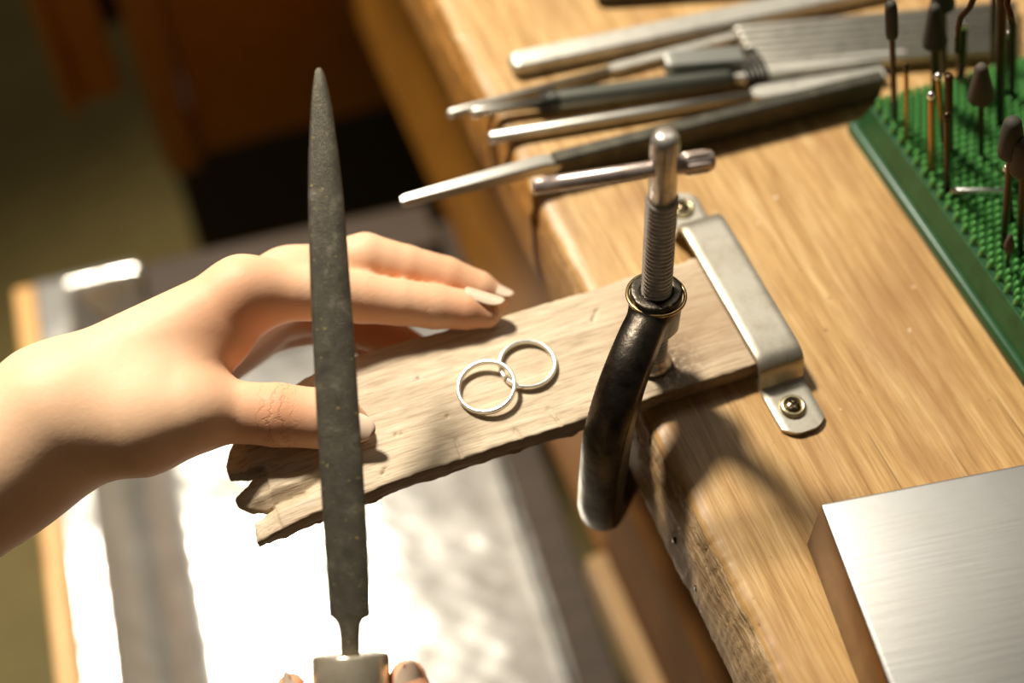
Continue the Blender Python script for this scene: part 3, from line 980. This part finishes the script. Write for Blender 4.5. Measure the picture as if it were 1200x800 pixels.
# pale round-handled file
a, b, c = (-0.00584, 0.09716, 0.00260), (0.09993, 0.08218, 0.00260), (0.15505, 0.07431, 0.00260)
t = lying('half_round_file', 'pale half-round file with a round blunt end lying beside the big dark file', 'file', a, c)
keep(obj('handle', tube([a, lerp(a, b, 0.003), lerp(a, b, 0.012), lerp(a, b, 0.6), b], [0.0012, 0.0020, 0.0026, 0.0024, 0.0020], 16), M['tang']), t)
smooth_angle(keep(obj('blade', bar([(lerp(b, c, 0.005), 0.0022, 0.0017), (lerp(b, c, 0.06), 0.0036, 0.0019), (Vector(c), 0.0033, 0.0018)]), M['file_grey']), t), 40)
# big dark file standing on its edge, tang hanging over the bench edge
a, b, c = (-0.04895, 0.07163, 0.01250), (0.01005, 0.07112, 0.01250), (0.14779, 0.06622, 0.01250)
t = lying('large_file', 'large dark flat file with a pale pointed tang overhanging the bench edge', 'file', a, c)
h0 = Vector((0, 0, -0.0022))
h1 = Vector((0, 0, -0.0060))
smooth_angle(keep(obj('tang', bar([(Vector(a) + h0, 0.0013, 0.0016), (lerp(a, b, 0.03) + h0, 0.0016, 0.0021), (lerp(a, b, 0.5) + h0 * 1.15, 0.0026, 0.0026), (lerp(a, b, 0.93) + h0 * 1.3, 0.0031, 0.0030), (lerp(a, b, 1.02) + h1, 0.0031, 0.0050)]), M['tang']), t), 35)
smooth_angle(keep(obj('blade', bar([(lerp(b, c, 0.0) + h1, 0.0026, 0.0048), (lerp(b, c, 0.012) + h1, 0.0030, 0.0062), (lerp(b, c, 0.5) + h1, 0.0030, 0.0064), (Vector(c) + h1, 0.0028, 0.0062)]), M['dark_steel']), t), 35)

# ------------------------------------------------------------------ green bur stand
gp = NT('green_plastic')
gn = gp.noise(gp.coords((60, 60, 60)), 2.0, 4, 0.6)
gp.set(Base__Color=gp.ramp(gn, [(0.3, lin(26, 66, 32)), (0.7, lin(38, 82, 44))]), Roughness=0.38, Normal=gp.bump(gp.noise(gp.coords((900, 900, 900)), 1.0, 2, 0.5), 0.1, 0.0003))
gp2 = NT('green_peg_plastic')
gp2.set(Base__Color=lin(80, 142, 68), Roughness=0.28)
gp2.b.inputs['Subsurface Weight'].default_value = 0.15
gp2.b.inputs['Subsurface Radius'].default_value = (0.001, 0.002, 0.001)
HX0, HX1, HY0, HY1 = 0.1275, 0.262, -0.0745, 0.054
stand = thing('bur_stand', 'green plastic bur stand with a bed of short pegs on the bench', 'tool stand', ((HX0 + HX1) / 2, (HY0 + HY1) / 2, 0.0))
keep(obj('flange', box((HX0, HY0, 0.0002), (HX1, HY1, 0.0055), 0.0016, 3), gp.m), stand)
def body_mesh():
    bm = bmesh.new()
    bmesh.ops.create_cube(bm, size=1.0)
    for v in bm.verts:
        i = 0.0022 if v.co.z < 0 else 0.0048
        v.co = Vector((HX0 + i if v.co.x < 0 else HX1 - i, HY0 + i if v.co.y < 0 else HY1 - i, 0.0050 if v.co.z < 0 else 0.0165))
    bmesh.ops.bevel(bm, geom=list(bm.edges), offset=0.0008, segments=2, affect='EDGES')
    return bm_mesh(bm)
smooth_angle(keep(obj('base', body_mesh(), gp.m), stand), 35)
peg = lathe([(0.00118, 0.0), (0.00116, 0.0026), (0.00108, 0.0034), (0.00078, 0.0041), (0.00028, 0.0044)], 8, cap=False)
peg.materials.append(gp2.m)
spots = []
pitch = 0.0033
iy = 0
yv = HY0 + 0.0062
while yv < HY1 - 0.005:
    xv = HX0 + 0.0064 + (pitch / 2 if iy % 2 else 0)
    while xv < HX1 - 0.005:
        spots.append((xv, yv))
        xv += pitch
    yv += pitch * 0.866
    iy += 1
cx, cy = -0.13077894, -0.2635055
vis = [s for s in spots if s[0] < 0.205 + 0.05 * (0.06 - s[1])]
vis.sort(key=lambda s: (s[0] - cx) ** 2 + (s[1] - cy) ** 2)
near = set(vis[:280])
for s in vis[:280]:
    o = obj('peg', peg, None, None, smooth=None)
    o.parent = stand
    o.location = (s[0] - stand.location.x, s[1] - stand.location.y, 0.0160)
peg.polygons.foreach_set('use_smooth', [True] * len(peg.polygons))
bmx = bmesh.new()
tv = [v.co.copy() for v in peg.vertices]
tf = [tuple(p.vertices) for p in peg.polygons]
for s in spots:
    if s in near:
        continue
    vs = [bmx.verts.new(v + Vector((s[0], s[1], 0.0160))) for v in tv]
    for f in tf:
        bmx.faces.new([vs[i] for i in f])
rest = keep(obj('peg_field', bm_mesh(bmx), gp2.m), stand)
rest['kind'] = 'stuff'

# ------------------------------------------------------------------ rotary bits standing in the stand
GB = 'rotary bits standing in the green stand'
def bit(label, base, top_, shaft_r, shaft_m, head=None, head_m=None, head_len=0.0, hook=None):
    base, top_ = Vector(base), Vector(top_)
    d = (top_ - base).normalized()
    L = (top_ - base).length
    t = thing('rotary_bit', label, 'rotary bit', base, 0, GB)
    hs = L - head_len
    keep(obj('shaft', tube([base, base + d * (hs * 0.5), base + d * (hs - 0.0006), base + d * hs], [shaft_r, shaft_r, shaft_r, shaft_r * (0.85 if head is None else 1)], 12), shaft_m), t)
    if head is not None:
        prof = [(r_, hs - 0.0003 + q * (head_len + 0.0003)) for r_, q in head]
        keep(obj('head', lathe(prof, 24, d, base), head_m), t)
    if hook is not None:
        keep(obj('bent_wire', tube([Vector(p) for p in hook], 0.0011, 10), shaft_m), t)
    return t
cyl = [(0.0012, 0), (0.0021, 0.02), (0.0023, 0.15), (0.0022, 0.8), (0.0019, 0.94), (0.0010, 1.0)]
cone = [(0.0030, 0), (0.0045, 0.03), (0.0046, 0.10), (0.0033, 0.55), (0.0022, 0.92), (0.0014, 1.0)]
bullet = [(0.0030, 0), (0.0040, 0.03), (0.0041, 0.15), (0.0036, 0.6), (0.0028, 0.9), (0.0016, 1.0)]
ball = [(0.0006, 0), (0.0012, 0.2), (0.0015, 0.5), (0.0011, 0.85), (0.0004, 1.0)]
bit('bit with a tall dark cylindrical rubber head at the stand corner nearest the files', (0.13641, 0.03754, 0.01650), (0.12256, 0.04272, 0.07689), 0.0011, M['bit_dark'], cyl, M['rubber'], 0.0165)
bit('thin golden pointed bit standing just right of the cylinder-headed bit', (0.13585, 0.02751, 0.01650), (0.12685, 0.03087, 0.05740), 0.0008, M['bit_gold'], [(0.0008, 0), (0.0011, 0.3), (0.0008, 0.8), (0.0003, 1)], M['bit_dark'], 0.004)
bit('golden bit with a small bright ball tip at the front left of the stand', (0.13653, 0.01048, 0.01650), (0.12664, 0.01418, 0.05896), 0.0011, M['bit_gold'], ball, M['bit_bright'], 0.0035)
bit('brown bit with a bright glinting ball tip leaning behind the golden bit', (0.14716, 0.02006, 0.01650), (0.13614, 0.02418, 0.05541), 0.0010, M['bit_gold'], ball, M['bit_bright'], 0.0032)
bit('brown steel bit standing above the lying bright rod', (0.13693, 0.00019, 0.01650), (0.12701, 0.00390, 0.05878), 0.0011, M['bit_dark'], ball, M['bit_dark'], 0.003)
bit('dark shank bit standing behind the two glinting ball-tipped bits', (0.14814, 0.01741, 0.01650), (0.13838, 0.02106, 0.05669), 0.0015, M['bit_dark'])
bit('bit with a broad dark cone head, second from the stand corner', (0.15684, 0.04230, 0.01650), (0.14517, 0.04666, 0.06503), 0.0017, M['bit_dark'], cone, M['rubber'], 0.019)
bit('bit with a dark cone head cut off by the frame, behind another cone', (0.16761, 0.05494, 0.01650), (0.15488, 0.05970, 0.06868), 0.0015, M['bit_dark'], cone, M['rubber'], 0.019)
bit('thick dark bit with a bright flat end and a wire bent upward', (0.17237, 0.05018, 0.01650), (0.16628, 0.05245, 0.04534), 0.0018, M['bit_dark'], [(0.0018, 0), (0.0019, 0.3), (0.0017, 1.0)], M['bit_bright'], 0.002,
    hook=[(0.14557, 0.02854, 0.05892), (0.14267, 0.02891, 0.07066), (0.14283, 0.02950, 0.07475), (0.14478, 0.02913, 0.07864), (0.14563, 0.02932, 0.08386), (0.14551, 0.03122, 0.09118)])
bit('thin dark bit between the bent-wire bit and the frame edge', (0.18914, 0.05391, 0.01650), (0.18004, 0.05731, 0.05268), 0.0012, M['bit_dark'])
bit('tall thick dark bit rising past the top of the frame near the edge', (0.17264, 0.02212, 0.01650), (0.15497, 0.02873, 0.08668), 0.0016, M['bit_dark'])
bit('dark bit with a twisted shank at the right frame edge', (0.18455, 0.03290, 0.01650), (0.17347, 0.03704, 0.05863), 0.0014, M['bit_dark'], ball, M['bit_bright'], 0.0032,
    hook=[(0.15155, 0.01401, 0.08137), (0.15011, 0.01559, 0.08572), (0.14883, 0.01740, 0.08904), (0.14852, 0.01815, 0.09434)])
bit('dark bit with a small glinting hooked tip against the frame edge', (0.18295, 0.03641, 0.01650), (0.17534, 0.03925, 0.04961), 0.0011, M['bit_dark'], ball, M['bit_bright'], 0.0032)
bit('bit with a grey-brown cone head standing alone in the middle of the pegs', (0.15735, 0.01033, 0.01650), (0.14511, 0.01491, 0.06485), 0.0011, M['bit_dark'], cone, M['rubber_brown'], 0.0165)
bit('bit with a dark bullet head right of the lying bright rod', (0.14251, -0.02904, 0.01650), (0.12784, -0.02355, 0.08231), 0.0011, M['bit_dark'], bullet, M['rubber'], 0.0165)
bit('bit with a brown bullet head cut by the right frame edge', (0.14650, -0.03381, 0.01650), (0.13099, -0.02801, 0.07583), 0.0011, M['bit_dark'], bullet, M['rubber_brown'], 0.0150)
bit('dark plain bit with a glinting end just below the bullet head', (0.15167, -0.01993, 0.01650), (0.14172, -0.01621, 0.04733), 0.0011, M['bit_dark'], ball, M['bit_bright'], 0.0028)
bit('short brown flame-shaped bit low in the pegs', (0.13831, -0.03806, 0.01650), (0.13388, -0.03640, 0.03716), 0.0007, M['bit_dark'], [(0.0006, 0), (0.0016, 0.25), (0.0019, 0.45), (0.0012, 0.75), (0.0003, 1)], M['rubber_brown'], 0.011)
a, b = (0.13586, -0.00169, 0.02130), (0.15638, -0.00979, 0.02130)
o = tag(obj('steel_rod', tube([a, lerp(a, b, 0.01), lerp(a, b, 0.99), b], [0.0006, 0.0011, 0.0011, 0.0007], 14), M['bit_bright']), 'short bright steel rod lying flat across the green pegs', 'rod')

# ------------------------------------------------------------------ the file held up in the foreground
FILE_ROWS = [((-0.07593, 0.05149, 0.10511), (-0.07473, 0.05104, 0.10511), 0.30),
             ((-0.07676, 0.05109, 0.10469), (-0.07435, 0.05019, 0.10469), 0.40),
             ((-0.07865, 0.04779, 0.10234), (-0.07443, 0.04621, 0.10234), 0.55),
             ((-0.08110, 0.04282, 0.09888), (-0.07511, 0.04059, 0.09888), 0.70),
             ((-0.08332, 0.03778, 0.09542), (-0.07616, 0.03510, 0.09542), 0.80),
             ((-0.08669, 0.02966, 0.08991), (-0.07785, 0.02635, 0.08991), 0.90),
             ((-0.08978, 0.02146, 0.08440), (-0.07978, 0.01772, 0.08440), 1.00),
             ((-0.09331, 0.01111, 0.07755), (-0.08257, 0.00709, 0.07755), 1.00),
             ((-0.09735, -0.00134, 0.06935), (-0.08599, -0.00559, 0.06935), 1.00),
             ((-0.10116, -0.01382, 0.06118), (-0.08939, -0.01822, 0.06118), 1.00),
             ((-0.10489, -0.02629, 0.05305), (-0.09290, -0.03077, 0.05305), 1.00),
             ((-0.10848, -0.03875, 0.04495), (-0.09639, -0.04327, 0.04495), 1.00),
             ((-0.11204, -0.05118, 0.03688), (-0.09988, -0.05573, 0.03688), 1.00),
             ((-0.11544, -0.06362, 0.02884), (-0.10347, -0.06810, 0.02884), 1.00),
             ((-0.11819, -0.07398, 0.02217), (-0.10667, -0.07829, 0.02217), 1.00),
             ((-0.11986, -0.07972, 0.01844), (-0.10858, -0.08394, 0.01844), 1.00),
             ((-0.12002, -0.08045, 0.01798), (-0.10888, -0.08462, 0.01798), 1.00),
             ((-0.11951, -0.08098, 0.01778), (-0.10992, -0.08457, 0.01778), 1.00),
             ((-0.11899, -0.08163, 0.01751), (-0.11089, -0.08466, 0.01751), 1.00),
             ((-0.11859, -0.08258, 0.01705), (-0.11172, -0.08515, 0.01705), 1.00),
             ((-0.11842, -0.08389, 0.01632), (-0.11250, -0.08610, 0.01632), 1.00),
             ((-0.11887, -0.08644, 0.01472), (-0.11349, -0.08845, 0.01472), 1.00),
             ((-0.12069, -0.09233, 0.01088), (-0.11561, -0.09423, 0.01088), 1.00)]

file_ = thing('hand_file', 'long dark tapered steel file held upright in the foreground', 'file', FILE_ROWS[-1][0])
CAMDIR = Vector((-0.20087, -0.53725, 0.81915))
def file_blade():
    sec = [(-1.0, 0.0), (-0.94, 0.42), (-0.80, 0.62), (-0.2, 0.70), (0.42, 0.70), (0.80, 0.52), (0.96, 0.30), (1.0, 0.0), (0.92, -0.35), (0.55, -0.85), (0.0, -1.05), (-0.55, -0.85), (-0.92, -0.35)]
    bm = bmesh.new()
    rings = []
    for l, r_, k in FILE_ROWS:
        l, r_ = Vector(l), Vector(r_)
        c = (l + r_) / 2
        s = (r_ - l) / 2
        th = 0.0024 * k
        rings.append([bm.verts.new(c + s * a + CAMDIR * (b * th)) for a, b in sec])
    n = len(sec)
    for i in range(len(rings) - 1):
        for k in range(n):
            k2 = (k + 1) % n
            bm.faces.new((rings[i][k], rings[i + 1][k], rings[i + 1][k2], rings[i][k2]))
    bm.faces.new(rings[0])
    bm.faces.new(rings[-1])
    return bm_mesh(bm)
ff = NT('cut_file_steel')
hv = (0.28687, 0.76728, 0.57358)
vec = ff.coords((1, 1, 1))
teeth1 = ff.n('ShaderNodeTexNoise')
h1_ = ff.noise(ff.coords((2600, 2600, 2600)), 1.0, 2, 0.5)
h2_ = ff.noise(ff.coords((160, 160, 160)), 1.0, 5, 0.7, 0.3)
h3_ = ff.noise(ff.coords((800, 800, 800)), 1.0, 2, 0.5)
fc = ff.ramp(h2_, [(0.3, lin(84, 78, 65)), (0.55, lin(104, 97, 82)), (0.78, lin(150, 142, 120))])
fc = ff.mix(ff.ramp(h3_, [(0.70, 0.0), (0.74, 1.0)]), fc, lin(190, 166, 96))
ff.set(Base__Color=fc, Metallic=0.7, Roughness=0.5, Normal=ff.bump(h1_, 0.5, 0.0004))
smooth_angle(keep(obj('blade', file_blade(), ff.m), file_), 25)
ft, fb = Vector((-0.11741, -0.09112, 0.01117)), Vector((-0.12251, -0.10718, 0.00305))
fd = (fb - ft).normalized()
fer = keep(obj('ferrule', lathe([(0.0030, 0.0004), (0.0098, 0.0002), (0.0109, 0.0004), (0.0114, 0.0012), (0.0114, 0.0185), (0.0110, 0.0192), (0.0090, 0.0192)], 48, fd, ft),
        metal('ferrule_chrome', lin(214, 200, 174), 0.22, 0.05, metallic=0.72, dirt=lin(160, 138, 104), dirt_amt=0.4, dirt_scale=70).m), file_)
smooth_angle(fer, 40)
sc0 = Vector((-0.11749, -0.09352, 0.00958))
ss = lathe([(0.0009, -0.0012), (0.0012, 0.0002), (0.0020, 0.0003), (0.0021, -0.0004)], 24, CAMDIR, sc0 + CAMDIR * 0.0113, cap=False)
o = keep(obj('set_screw', ss, M['bar_steel']), file_)
o = keep(obj('screw_hole', lathe([(0.0001, 0.0), (0.0011, 0.0001), (0.0011, -0.0006)], 18, CAMDIR, sc0 + CAMDIR * 0.0109), M['hole']), file_)
hb_ = Vector((-0.13812, -0.15329, -0.02247))
hL = (hb_ - fb).length
hd = (hb_ - fb).normalized()
keep(obj('handle', lathe([(0.0090, 0.0), (0.0098, 0.002), (0.0112, 0.015), (0.0130, 0.035), (0.0128, 0.055), (0.0105, hL - 0.008), (0.0080, hL - 0.002), (0.002, hL)], 36, hd, fb), M['handle_wood']), file_)

# ------------------------------------------------------------------ hands
skin = NT('skin')
vn = skin.noise(skin.coords((70, 70, 70)), 1.5, 4, 0.6)
at_ = skin.n('ShaderNodeAttribute')
at_.attribute_name = 'red'
base = skin.mix(skin.math('MULTIPLY', skin.ramp(vn, [(0.35, 0.0), (0.7, 1.0)]), 0.25), lin(236, 193, 154), lin(226, 176, 132))
col = skin.mix(at_.outputs['Fac'], base, lin(204, 118, 74))
cr = skin.n('ShaderNodeAttribute')
cr.attribute_name = 'crease'
# crease lines across the knuckles: warped bands along the finger, masked to the joint
cw = skin.n('ShaderNodeSeparateXYZ')
skin.t.links.new(cr.outputs['Vector'], cw.inputs[0])
wob = skin.noise(skin.coords((190, 190, 190)), 1.0, 4, 0.6)
ph = skin.math('ADD', skin.math('MULTIPLY', cw.outputs[0], 1500.0), skin.math('MULTIPLY', wob, 22.0))
lines = skin.math('POWER', skin.math('ADD', skin.math('MULTIPLY', skin.math('SINE', ph), 0.5), 0.5), 14.0)
lines = skin.math('MULTIPLY', lines, cw.outputs[1])
col = skin.mix(skin.math('MULTIPLY', lines, 0.3), col, lin(150, 80, 50))
pores = skin.noise(skin.coords((1400, 1400, 1400)), 1.0, 2, 0.5)
fold = skin.noise(skin.coords((260, 260, 260)), 1.0, 4, 0.65, 0.5)
nb = skin.bump(pores, 0.10, 0.0003, skin.bump(fold, 0.16, 0.0006))
inv = skin.math('SUBTRACT', 1.0, lines)
nb = skin.bump(inv, 0.3, 0.0005, nb)
skin.set(Base__Color=col, Roughness=0.55, Normal=nb)
skin.b.inputs['Subsurface Weight'].default_value = 0.22
skin.b.inputs['Subsurface Radius'].default_value = (1.0, 0.32, 0.14)
skin.b.inputs['Subsurface Scale'].default_value = 0.0035
skin.b.inputs['Specular IOR Level'].default_value = 0.28
nailm = NT('nail')
nailm.set(Base__Color=lin(228, 200, 172), Roughness=0.2)
nailm.b.inputs['Coat Weight'].default_value = 0.6
nailm.b.inputs['Subsurface Weight'].default_value = 0.2
nailm.b.inputs['Subsurface Scale'].default_value = 0.002

def chain_sd(X, Y, Z, pts, k=0.003):
    d = None
    for i in range(len(pts) - 1):
        f = cone_sd(X, Y, Z, pts[i][0], pts[i + 1][0], pts[i][1], pts[i + 1][1])
        d = f if d is None else smin(d, f, k)
    return d

def hand_mesh(palm, fingers, extra=(), kp=0.012, kweb=0.010, h=0.0011, dents=()):
    """palm: list of ((a, ra), (b, rb)); fingers: list of chains, first point is the knuckle"""
    allp = [p for s in palm for p in s] + [p for c in fingers for p in c]
    P_ = np.array([p[0] for p in allp])
    R_ = max(p[1] for p in allp)
    lo, hi = P_.min(0) - R_ - 0.004, P_.max(0) + R_ + 0.004
    def fn(X, Y, Z):
        X, Y, Z = (q.astype(np.float32) for q in (X, Y, Z))
        d = None
        for (a, b) in palm:
            f = cone_sd(X, Y, Z, a[0], b[0], a[1], b[1])
            d = f if d is None else smin(d, f, kp)
        for c in fingers:
            f = chain_sd(X, Y, Z, c, 0.0010)
            kn = np.array(c[0][0])
            r_ = np.sqrt((X - kn[0]) ** 2 + (Y - kn[1]) ** 2 + (Z - kn[2]) ** 2)
            k = 0.0012 + kweb * np.exp(-(r_ / 0.020) ** 2)
            d = smin(d, f, k)
        for (p, rad, depth) in dents:
            r_ = np.sqrt((X - p[0]) ** 2 + (Y - p[1]) ** 2 + (Z - p[2]) ** 2)
            d = d + depth * np.exp(-(r_ / rad) ** 2)
        return d
    return surface_net(fn, lo, hi, h)

def skin_attrs(m, red_spots, creases):
    n = len(m.vertices)
    co = np.empty(n * 3, np.float32)
    m.vertices.foreach_get('co', co)
    co = co.reshape(-1, 3)
    red = np.zeros(n, np.float32)
    for p, rad, amt in red_spots:
        red = np.maximum(red, amt * np.exp(-(((co - np.array(p)) ** 2).sum(1)) / rad ** 2))
    a = m.attributes.new('red', 'FLOAT', 'POINT')
    a.data.foreach_set('value', red)
    cv = np.zeros((n, 3), np.float32)
    for p, d, rad, amt in creases:
        d = np.array(d) / np.linalg.norm(d)
        w = co - np.array(p)
        s = w @ d
        r2 = (w ** 2).sum(1)
        mk = amt * np.exp(-(s / (rad * 0.55)) ** 4) * (r2 < (rad * 2.2) ** 2)
        better = mk > cv[:, 1]
        cv[better, 0] = s[better]
        cv[better, 1] = mk[better]
    a = m.attributes.new('crease', 'FLOAT_VECTOR', 'POINT')
    a.data.foreach_set('vector', cv.ravel())

def nail(parent, tip, direction, dorsal, length, width, lift, curve=0.0, taper=0.62):
    """a curved nail plate; tip is the free edge centre"""
    d = Vector(direction).normalized()
    nrm = Vector(dorsal)
    nrm = (nrm - d * nrm.dot(d)).normalized()
    s = d.cross(nrm).normalized()
    R = width * 0.62
    V, Fc = [], []
    nu, nv = 13, 16
    for i in range(nv):
        t = i / (nv - 1)
        w = width / 2 * min(1, (1 - (1 - min(t / 0.22, 1)) ** 2) ** 0.5 * 0.35 + 0.65) * (1 - max(0, (t - 0.62) / 0.38) ** 2 * taper)
        for j in range(nu):
            q = -1 + 2 * j / (nu - 1)
            a = q * w / R
            endc = (1 - q * q) * length * 0.10 * t + (q * q) * length * 0.10 * (1 - t) * 1.0
            z = R * math.cos(a) - R - curve * (t - 0.3) ** 2 * length
            V.append(Vector(tip) + d * (length * (t - 1) + endc - length * 0.10) + s * (R * math.sin(a)) + nrm * (z + lift))
    for i in range(nv - 1):
        for j in range(nu - 1):
            a = i * nu + j
            Fc.append((a, a + 1, a + nu + 1, a + nu))
    o = obj('fingernail', mesh_from(V, Fc), nailm.m)
    so = o.modifiers.new('thickness', 'SOLIDIFY')
    so.thickness = 0.0005
    so.offset = -1
    return keep(o, parent) if parent.location.length else setattr(o, 'parent', parent) or o

# left hand, holding the bench pin from the left
W1 = ((-0.18304, 0.01604, 0.02507), 0.0185)
W2 = ((-0.18147, 0.02258, 0.00167), 0.0150)
iM = ((-0.11521, 0.03254, 0.03422), 0.0108)
mM = ((-0.09872, 0.04126, 0.02201), 0.0105)
rM = ((-0.09729, 0.04710, 0.00421), 0.0100)
lM = ((-0.10114, 0.05273, -0.01257), 0.0092)
palm = [(W1, iM), (((-0.18175, 0.02102, 0.01279), 0.0165), mM), (W2, rM), (W2, lM),
        (((-0.18058, 0.01460, 0.01863), 0.0195), ((-0.15780, 0.00326, 0.02288), 0.0155)), (((-0.15780, 0.00326, 0.02288), 0.0155), ((-0.14226, -0.00026, 0.02561), 0.0125)),
        (((-0.17501, 0.01941, 0.00118), 0.0140), ((-0.16172, 0.01288, -0.00473), 0.0100)),
        (((-0.18278, 0.01477, 0.02065), 0.0205), ((-0.20429, 0.00853, 0.01372), 0.0215)), (((-0.20429, 0.00853, 0.01372), 0.0215), ((-0.26260, -0.00712, -0.00352), 0.0270)),
        (((-0.14499, 0.01502, 0.02519), 0.0105), ((-0.12749, 0.02185, 0.02664), 0.0085))]
thumb = [((-0.14234, 0.00148, 0.02307), 0.0122), ((-0.12766, -0.00302, 0.02005), 0.0100), ((-0.11622, -0.00717, 0.01831), 0.0104), ((-0.10428, -0.01192, 0.01665), 0.0098), ((-0.09830, -0.01468, 0.01533), 0.0086), ((-0.09434, -0.01629, 0.01341), 0.0062)]
index = [iM, ((-0.09469, 0.02911, 0.02846), 0.0090), ((-0.07690, 0.02568, 0.02202), 0.0086), ((-0.06529, 0.02166, 0.01918), 0.0079), ((-0.05383, 0.01769, 0.01633), 0.0078), ((-0.04374, 0.01383, 0.01445), 0.0068), ((-0.03763, 0.01089, 0.01280), 0.0050)]
middle = [mM, ((-0.08394, 0.04297, 0.02187), 0.0088), ((-0.07096, 0.04203, 0.02200), 0.0087), ((-0.05841, 0.03646, 0.01776), 0.0078), ((-0.04572, 0.03093, 0.01236), 0.0077), ((-0.03558, 0.02566, 0.00773), 0.0066), ((-0.02962, 0.02180, 0.00421), 0.0048)]
ringf = [rM, ((-0.08327, 0.03897, -0.00500), 0.0080), ((-0.06991, 0.03188, -0.01126), 0.0074), ((-0.05846, 0.01761, -0.01293), 0.0062)]
little = [lM, ((-0.08722, 0.04672, -0.01798), 0.0070), ((-0.07515, 0.03902, -0.02251), 0.0062), ((-0.06605, 0.02630, -0.02374), 0.0052)]
hm = hand_mesh(palm, [thumb, index, middle, ringf, little], dents=(((-0.11400, 0.01365, 0.04410), 0.012, 0.0012),))
skin_attrs(hm, [((-0.11661, -0.01411, 0.02891), 0.016, 0.55), ((-0.09900, -0.01873, 0.02288), 0.016, 0.35), ((-0.11816, 0.01953, 0.03473), 0.022, 0.5), ((-0.04277, 0.00935, 0.01724), 0.014, 0.5), ((-0.07781, 0.01562, 0.02986), 0.03, 0.25),
                ((-0.04764, 0.02670, 0.01644), 0.025, 0.35), ((-0.08127, 0.03554, -0.00676), 0.03, 0.7)],
           [((-0.11734, -0.01327, 0.02807), (0.93075, -0.36548, -0.01147), 0.0105, 1.0), ((-0.07567, 0.02355, 0.03314), (0.92118, -0.38809, -0.02864), 0.004, 0.3), ((-0.05473, 0.01586, 0.02346), (0.90348, -0.42482, -0.05707), 0.004, 0.3)])
hand = obj('hand', hm, skin.m)
tag(hand, 'bare left hand and forearm gripping the carved tip of the bench pin', 'hand')
def put_nail(h_, *a, **k):
    o = nail(h_, *a, **k)
    o.parent = h_
    o.matrix_parent_inverse = Matrix.Identity(4)
    return o
put_nail(hand, (-0.08756, -0.02088, 0.01390), (0.93322, -0.34021, -0.11555), (-0.12380, -0.47442, 0.87155), 0.0200, 0.0120, 0.0055, taper=0.40)
put_nail(hand, (-0.03252, 0.00938, 0.01428), (0.82492, -0.52417, -0.21154), (0.20808, 0.26903, 0.94039), 0.0130, 0.0080, 0.0046, taper=0.45)
put_nail(hand, (-0.02628, 0.01859, 0.00415), (0.71924, -0.62664, -0.30004), (0.35625, 0.23685, 0.90387), 0.0125, 0.0080, 0.0044, taper=0.45)

# right hand, holding the file handle below
rW = ((-0.14109, -0.18180, -0.07608), 0.0200)
palm2 = [(rW, ((-0.15564, -0.14818, -0.04295), 0.0120)), (rW, ((-0.15207, -0.14856, -0.06430), 0.0120)), (rW, ((-0.14571, -0.15046, -0.07863), 0.0115)), (rW, ((-0.13892, -0.15357, -0.08877), 0.0105)),
         (((-0.13334, -0.18196, -0.06208), 0.0170), ((-0.11676, -0.16300, -0.03093), 0.0130)), (rW, ((-0.14188, -0.22537, -0.10485), 0.0230))]
thumb2 = [((-0.11676, -0.16300, -0.03093), 0.0120), ((-0.10871, -0.13860, -0.01295), 0.0102), ((-0.10612, -0.12130, -0.00341), 0.0092), ((-0.10474, -0.11002, 0.00188), 0.0082), ((-0.10356, -0.10231, 0.00601), 0.0056)]
index2 = [((-0.15564, -0.14818, -0.04295), 0.0110), ((-0.15365, -0.11988, -0.01902), 0.0086), ((-0.14591, -0.10498, -0.00735), 0.0076), ((-0.14027, -0.09669, -0.00175), 0.0066), ((-0.13697, -0.09106, 0.00153), 0.0046)]
mid2 = [((-0.15207, -0.14856, -0.06430), 0.0105), ((-0.15359, -0.13153, -0.03397), 0.0084), ((-0.14583, -0.13298, 0.00117), 0.0072), ((-0.13081, -0.14334, 0.01270), 0.0060)]
ring2 = [((-0.14571, -0.15046, -0.07863), 0.0100), ((-0.15596, -0.14305, -0.04210), 0.0080), ((-0.14737, -0.14400, -0.00644), 0.0068), ((-0.13341, -0.15363, 0.00532), 0.0056)]
lit2 = [((-0.13892, -0.15357, -0.08877), 0.0095), ((-0.15553, -0.15195, -0.05516), 0.0070), ((-0.14901, -0.15448, -0.01616), 0.0060), ((-0.13592, -0.16252, -0.00602), 0.0050)]
hm2 = hand_mesh(palm2, [thumb2, index2, mid2, ring2, lit2], h=0.0012)
skin_attrs(hm2, [((-0.10351, -0.10384, 0.00624), 0.014, 0.6), ((-0.13697, -0.09106, 0.00153), 0.012, 0.6)], [((-0.10821, -0.12340, 0.00446), (0.28687, 0.76728, 0.57358), 0.010, 0.8)])
hand2 = obj('hand', hm2, skin.m)
tag(hand2, 'right hand at the bottom holding the upright file by its metal ferrule', 'hand')
put_nail(hand2, (-0.10185, -0.09929, 0.01329), (0.26809, 0.77413, 0.57346), (0.07295, -0.52785, 0.84620), 0.0150, 0.0098, 0.0016)
put_nail(hand2, (-0.13484, -0.08859, 0.00856), (0.33329, 0.74883, 0.57286), (-0.80640, -0.00986, 0.59129), 0.0130, 0.0090, 0.0024)
